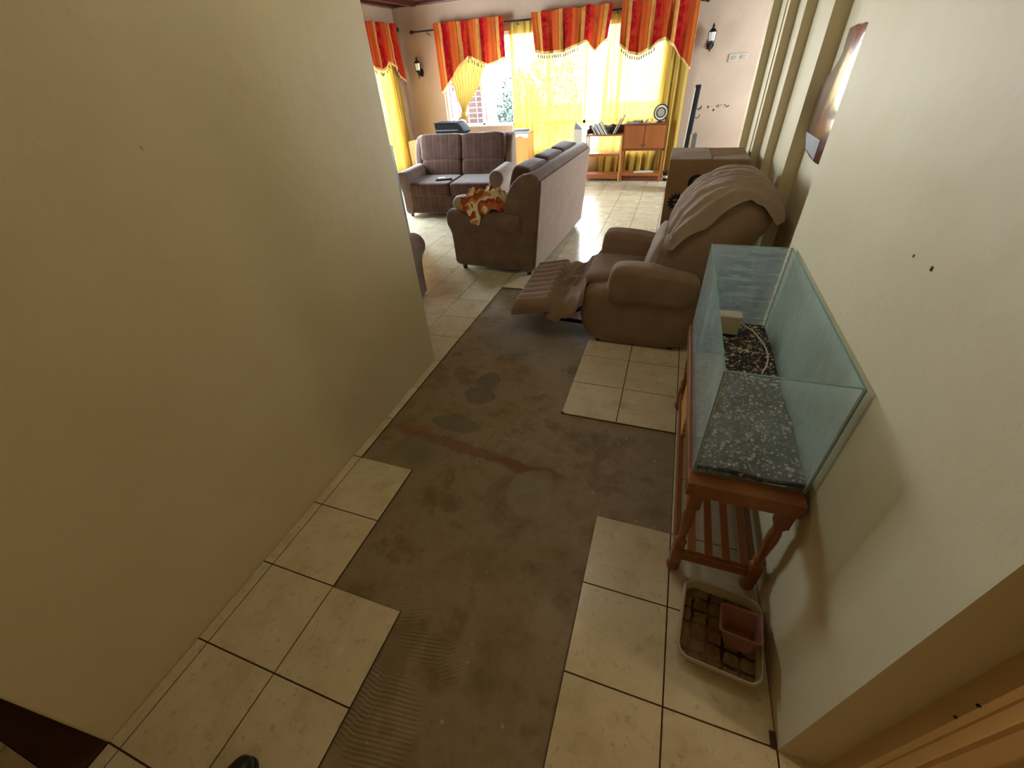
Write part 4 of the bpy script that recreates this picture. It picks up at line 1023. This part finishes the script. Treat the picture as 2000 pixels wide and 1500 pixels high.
# white carton left of the shelf unit
cw_ = thing('white_carton', 'narrow white carton with a gable top left of the leaning files', 'carton', (-.26, 8.38, 0))
obj('body', box(-.07, .07, -.07, .07, 0, .80, .003), 'paper', cw_); obj('gable_top', prism([(-.07, .80), (.07, .80), (.05, .83), (-.03, .90), (-.05, .89)], 'Y', -.07, .07), 'paper_grey', cw_)
# basket-like thing under the right end of the cabinet
bk = thing('waste_basket', 'small dark red basket on the floor right of the two-door cabinet', 'basket', (1.30, 8.36, 0))
obj('body', lathe([(.055, 0), (.075, .14), (.078, .14), (.078, .15), (.07, .15), (.052, .01)], 18), 'maroon', bk, smooth=40); obj('band', lathe([(.066, .05), (.072, .09), (.074, .09), (.068, .05)], 18), 'paper', bk)
# cabinet behind the loveseat
c3 = thing('side_cabinet', 'plain light wood cabinet between the plaid loveseat and the long sofa', 'cabinet', (-1.21, 8.08, 0))
obj('body', box(-.17, .17, -.16, .16, .02, .79, .004), 'light_wood', c3); obj('top_board', box(-.18, .175, -.17, .165, .79, .805, .003), 'cabinet_wood', c3)
obj('plinth', box(-.15, .15, -.14, .14, 0, .02), 'cabinet_dark', c3)
def cl(u_, v_):
    x = -.17 + .345 * u_; y = -.175 + .20 * v_; z = .807
    if v_ < .35: y = -.178; z = .807 - (.35 - v_) * (.10 + .09 * abs(math.sin(u_ * 5.5)))
    return Vector((x, y, z))
tag(obj('doily_cloth', grid(cl, 24, 12, .002), 'paper', loc=(-1.21, 8.08, 0)), 'white cloth with pointed edge on the light wood cabinet', 'cloth')
for dz, w_, rz, l, m_ in ((0, .15, .1, 'lowest flat magazine on the light wood cabinet', 'paper'), (.018, .12, -.15, 'dark middle magazine on the light wood cabinet', 'binder_grey'), (.036, .13, .2, 'topmost open magazine on the light wood cabinet', 'paper_grey')):
    tag(obj('magazine', box(-w_, w_, -.09, .09, 0, .016, .002), m_, loc=(-1.20, 8.06, .81 + dz), rot=(0, 0, rz)), l, 'magazine')
# black appliance behind the loveseat
pr_ = thing('printer', 'black round-sided appliance on a low table behind the plaid loveseat', 'appliance', (-2.50, 8.0, .80), 0)
obj('body', prism(smooth_poly([(-.26, .03), (-.24, .0), (.22, .0), (.30, .05), (.27, .12), (.20, .185), (.17, .195), (-.27, .195), (-.27, .15)], 1), 'Y', -.16, .16, .015), 'matte_black', pr_, smooth=40)
obj('lid', box(-.28, .16, -.165, .165, .19, .205, .006), 'matte_black', pr_); o = obj('trim_band', box(-.255, .19, -.166, -.158, .085, .10, .002), 'slate', pr_)
tb2 = thing('side_table', 'low dark table carrying the black appliance behind the plaid loveseat', 'table', (-2.50, 8.0, 0))
obj('top', box(-.30, .30, -.20, .20, .775, .798, .004), 'cabinet_dark', tb2)
for x in (-.27, .27):
    for y in (-.17, .17): obj('leg', box(x - .018, x + .018, y - .018, y + .018, 0, .775), 'cabinet_dark', tb2)
# white box in corner beside left wall curtain
tag(obj('storage_box', box(-.10, .10, -.12, .12, 0, .72, .006), 'cream_plastic', loc=(-3.32, 8.05, 0)), 'pale upright box in the room corner beside the left wall curtain', 'box')
# tall dark hook board leaning at the right
hb_ = thing('hook_stand', 'tall narrow black stand with hooks beside the right end of the curtains', 'stand', (1.49, 7.55, 0), 0)
hb_.rotation_euler = (0, .035, -.02)
obj('board', box(-.028, .05, -.02, .30, 0, 1.36, .012, 3), 'black_plastic', hb_, smooth=40)
o = obj('edge_strip', box(-.031, -.018, -.024, .0, .02, 1.34, .003), 'glass_white', hb_); o['label'] = 'white edge strip'
for z in (1.10, .78, 1.0): obj('hook', tube([(.045, .0, z), (.075, 0, z - .02), (.10, 0, z), (.104, 0, z + .03)], .006, 6), 'black_metal', hb_)
pf = thing('picture_frame', 'small dark panel with cream edge leaning right of the black hook stand', 'frame', (1.60, 7.45, 0))
obj('panel', box(-.018, .045, -.01, .02, 0, .80, .002), 'binder_grey', pf); obj('edge', box(-.045, -.018, -.012, .02, 0, .79, .002), 'cream_plastic', pf)
# grey appliance sliver at the near wall end
gk = thing('cool_box', 'grey-white cabinet edge just visible past the end of the near left wall', 'cabinet', (-1.80, 4.40, 0))
obj('body', box(-.24, .24, -.20, .20, .03, 1.06, .01, 3), 'foil_grey', gk, smooth=40); obj('top', box(-.245, .243, -.205, .205, 1.06, 1.10, .008), 'white_plastic', gk)
obj('plinth', box(-.22, .22, -.18, .18, 0, .03), 'slate', gk)

# ---------------------------------------------------------------- added lamps, all out of view, to light corridor, hall and casing
lp = thing('added_ceiling_lamp', 'round ceiling lamp added behind the viewer to light the corridor', 'lamp', (1.35, -1.25, CH))  # unseen lamp added for warm light near the camera
obj('canopy', lathe([(.05, 0), (.06, -.02), (.02, -.03), (.012, -.08)], 16), 'black_metal', lp)
t = MT('lamp_glow'); t.base('fff0d0'); t.b.inputs['Emission Color'].default_value = (1, .72, .42, 1); t.b.inputs['Emission Strength'].default_value = 3; M['lamp_glow'] = t.m
obj('globe', lathe([(.012, -.08), (.05, -.09), (.07, -.13), (.05, -.17), (0, -.185)], 20), 'lamp_glow', lp, smooth=True)
ld = bpy.data.lights.new('added_lamp_light', 'POINT'); ld.energy = LAMP_POWER; ld.color = (1.0, .80, .56); ld.shadow_soft_size = .09
l2 = copy_tree(lp); l2.location = (1.0, 2.15, CH); l2['label'] = 'round ceiling lamp added above the view to brighten the hall'  # second unseen lamp, added to lift the hall walls and floor
d2 = bpy.data.lights.new('added_lamp_light', 'POINT'); d2.energy = HALL_POWER; d2.color = (1.0, .93, .80); d2.shadow_soft_size = .12
o2 = bpy.data.objects.new('added_lamp_light', d2); C.objects.link(o2); o2.location = (1.0, 2.15, CH - .33)
l3 = thing('added_wall_lamp', 'small globe wall lamp added outside the view to light the door casing', 'lamp', (2.75, .66, 1.45))  # unseen lamp added to warm the door casing
obj('bracket', tube([(0, 0, 0), (0, -.10, 0), (0, -.16, -.06)], .008, 8), 'black_metal', l3); obj('globe', lathe([(.012, .05), (.035, .04), (.05, .0), (.035, -.04), (0, -.05)], 18, TR(0, -.18, -.03)), 'lamp_glow', l3, smooth=True)
d3 = bpy.data.lights.new('added_lamp_light', 'POINT'); d3.energy = SIDE_POWER; d3.color = (1.0, .72, .42); d3.shadow_soft_size = .03
o3 = bpy.data.objects.new('added_lamp_light', d3); C.objects.link(o3); o3.location = (2.75, .42, 1.28)
lo = bpy.data.objects.new('added_lamp_light', ld); C.objects.link(lo); lo.location = (1.35, -1.25, CH - .30)
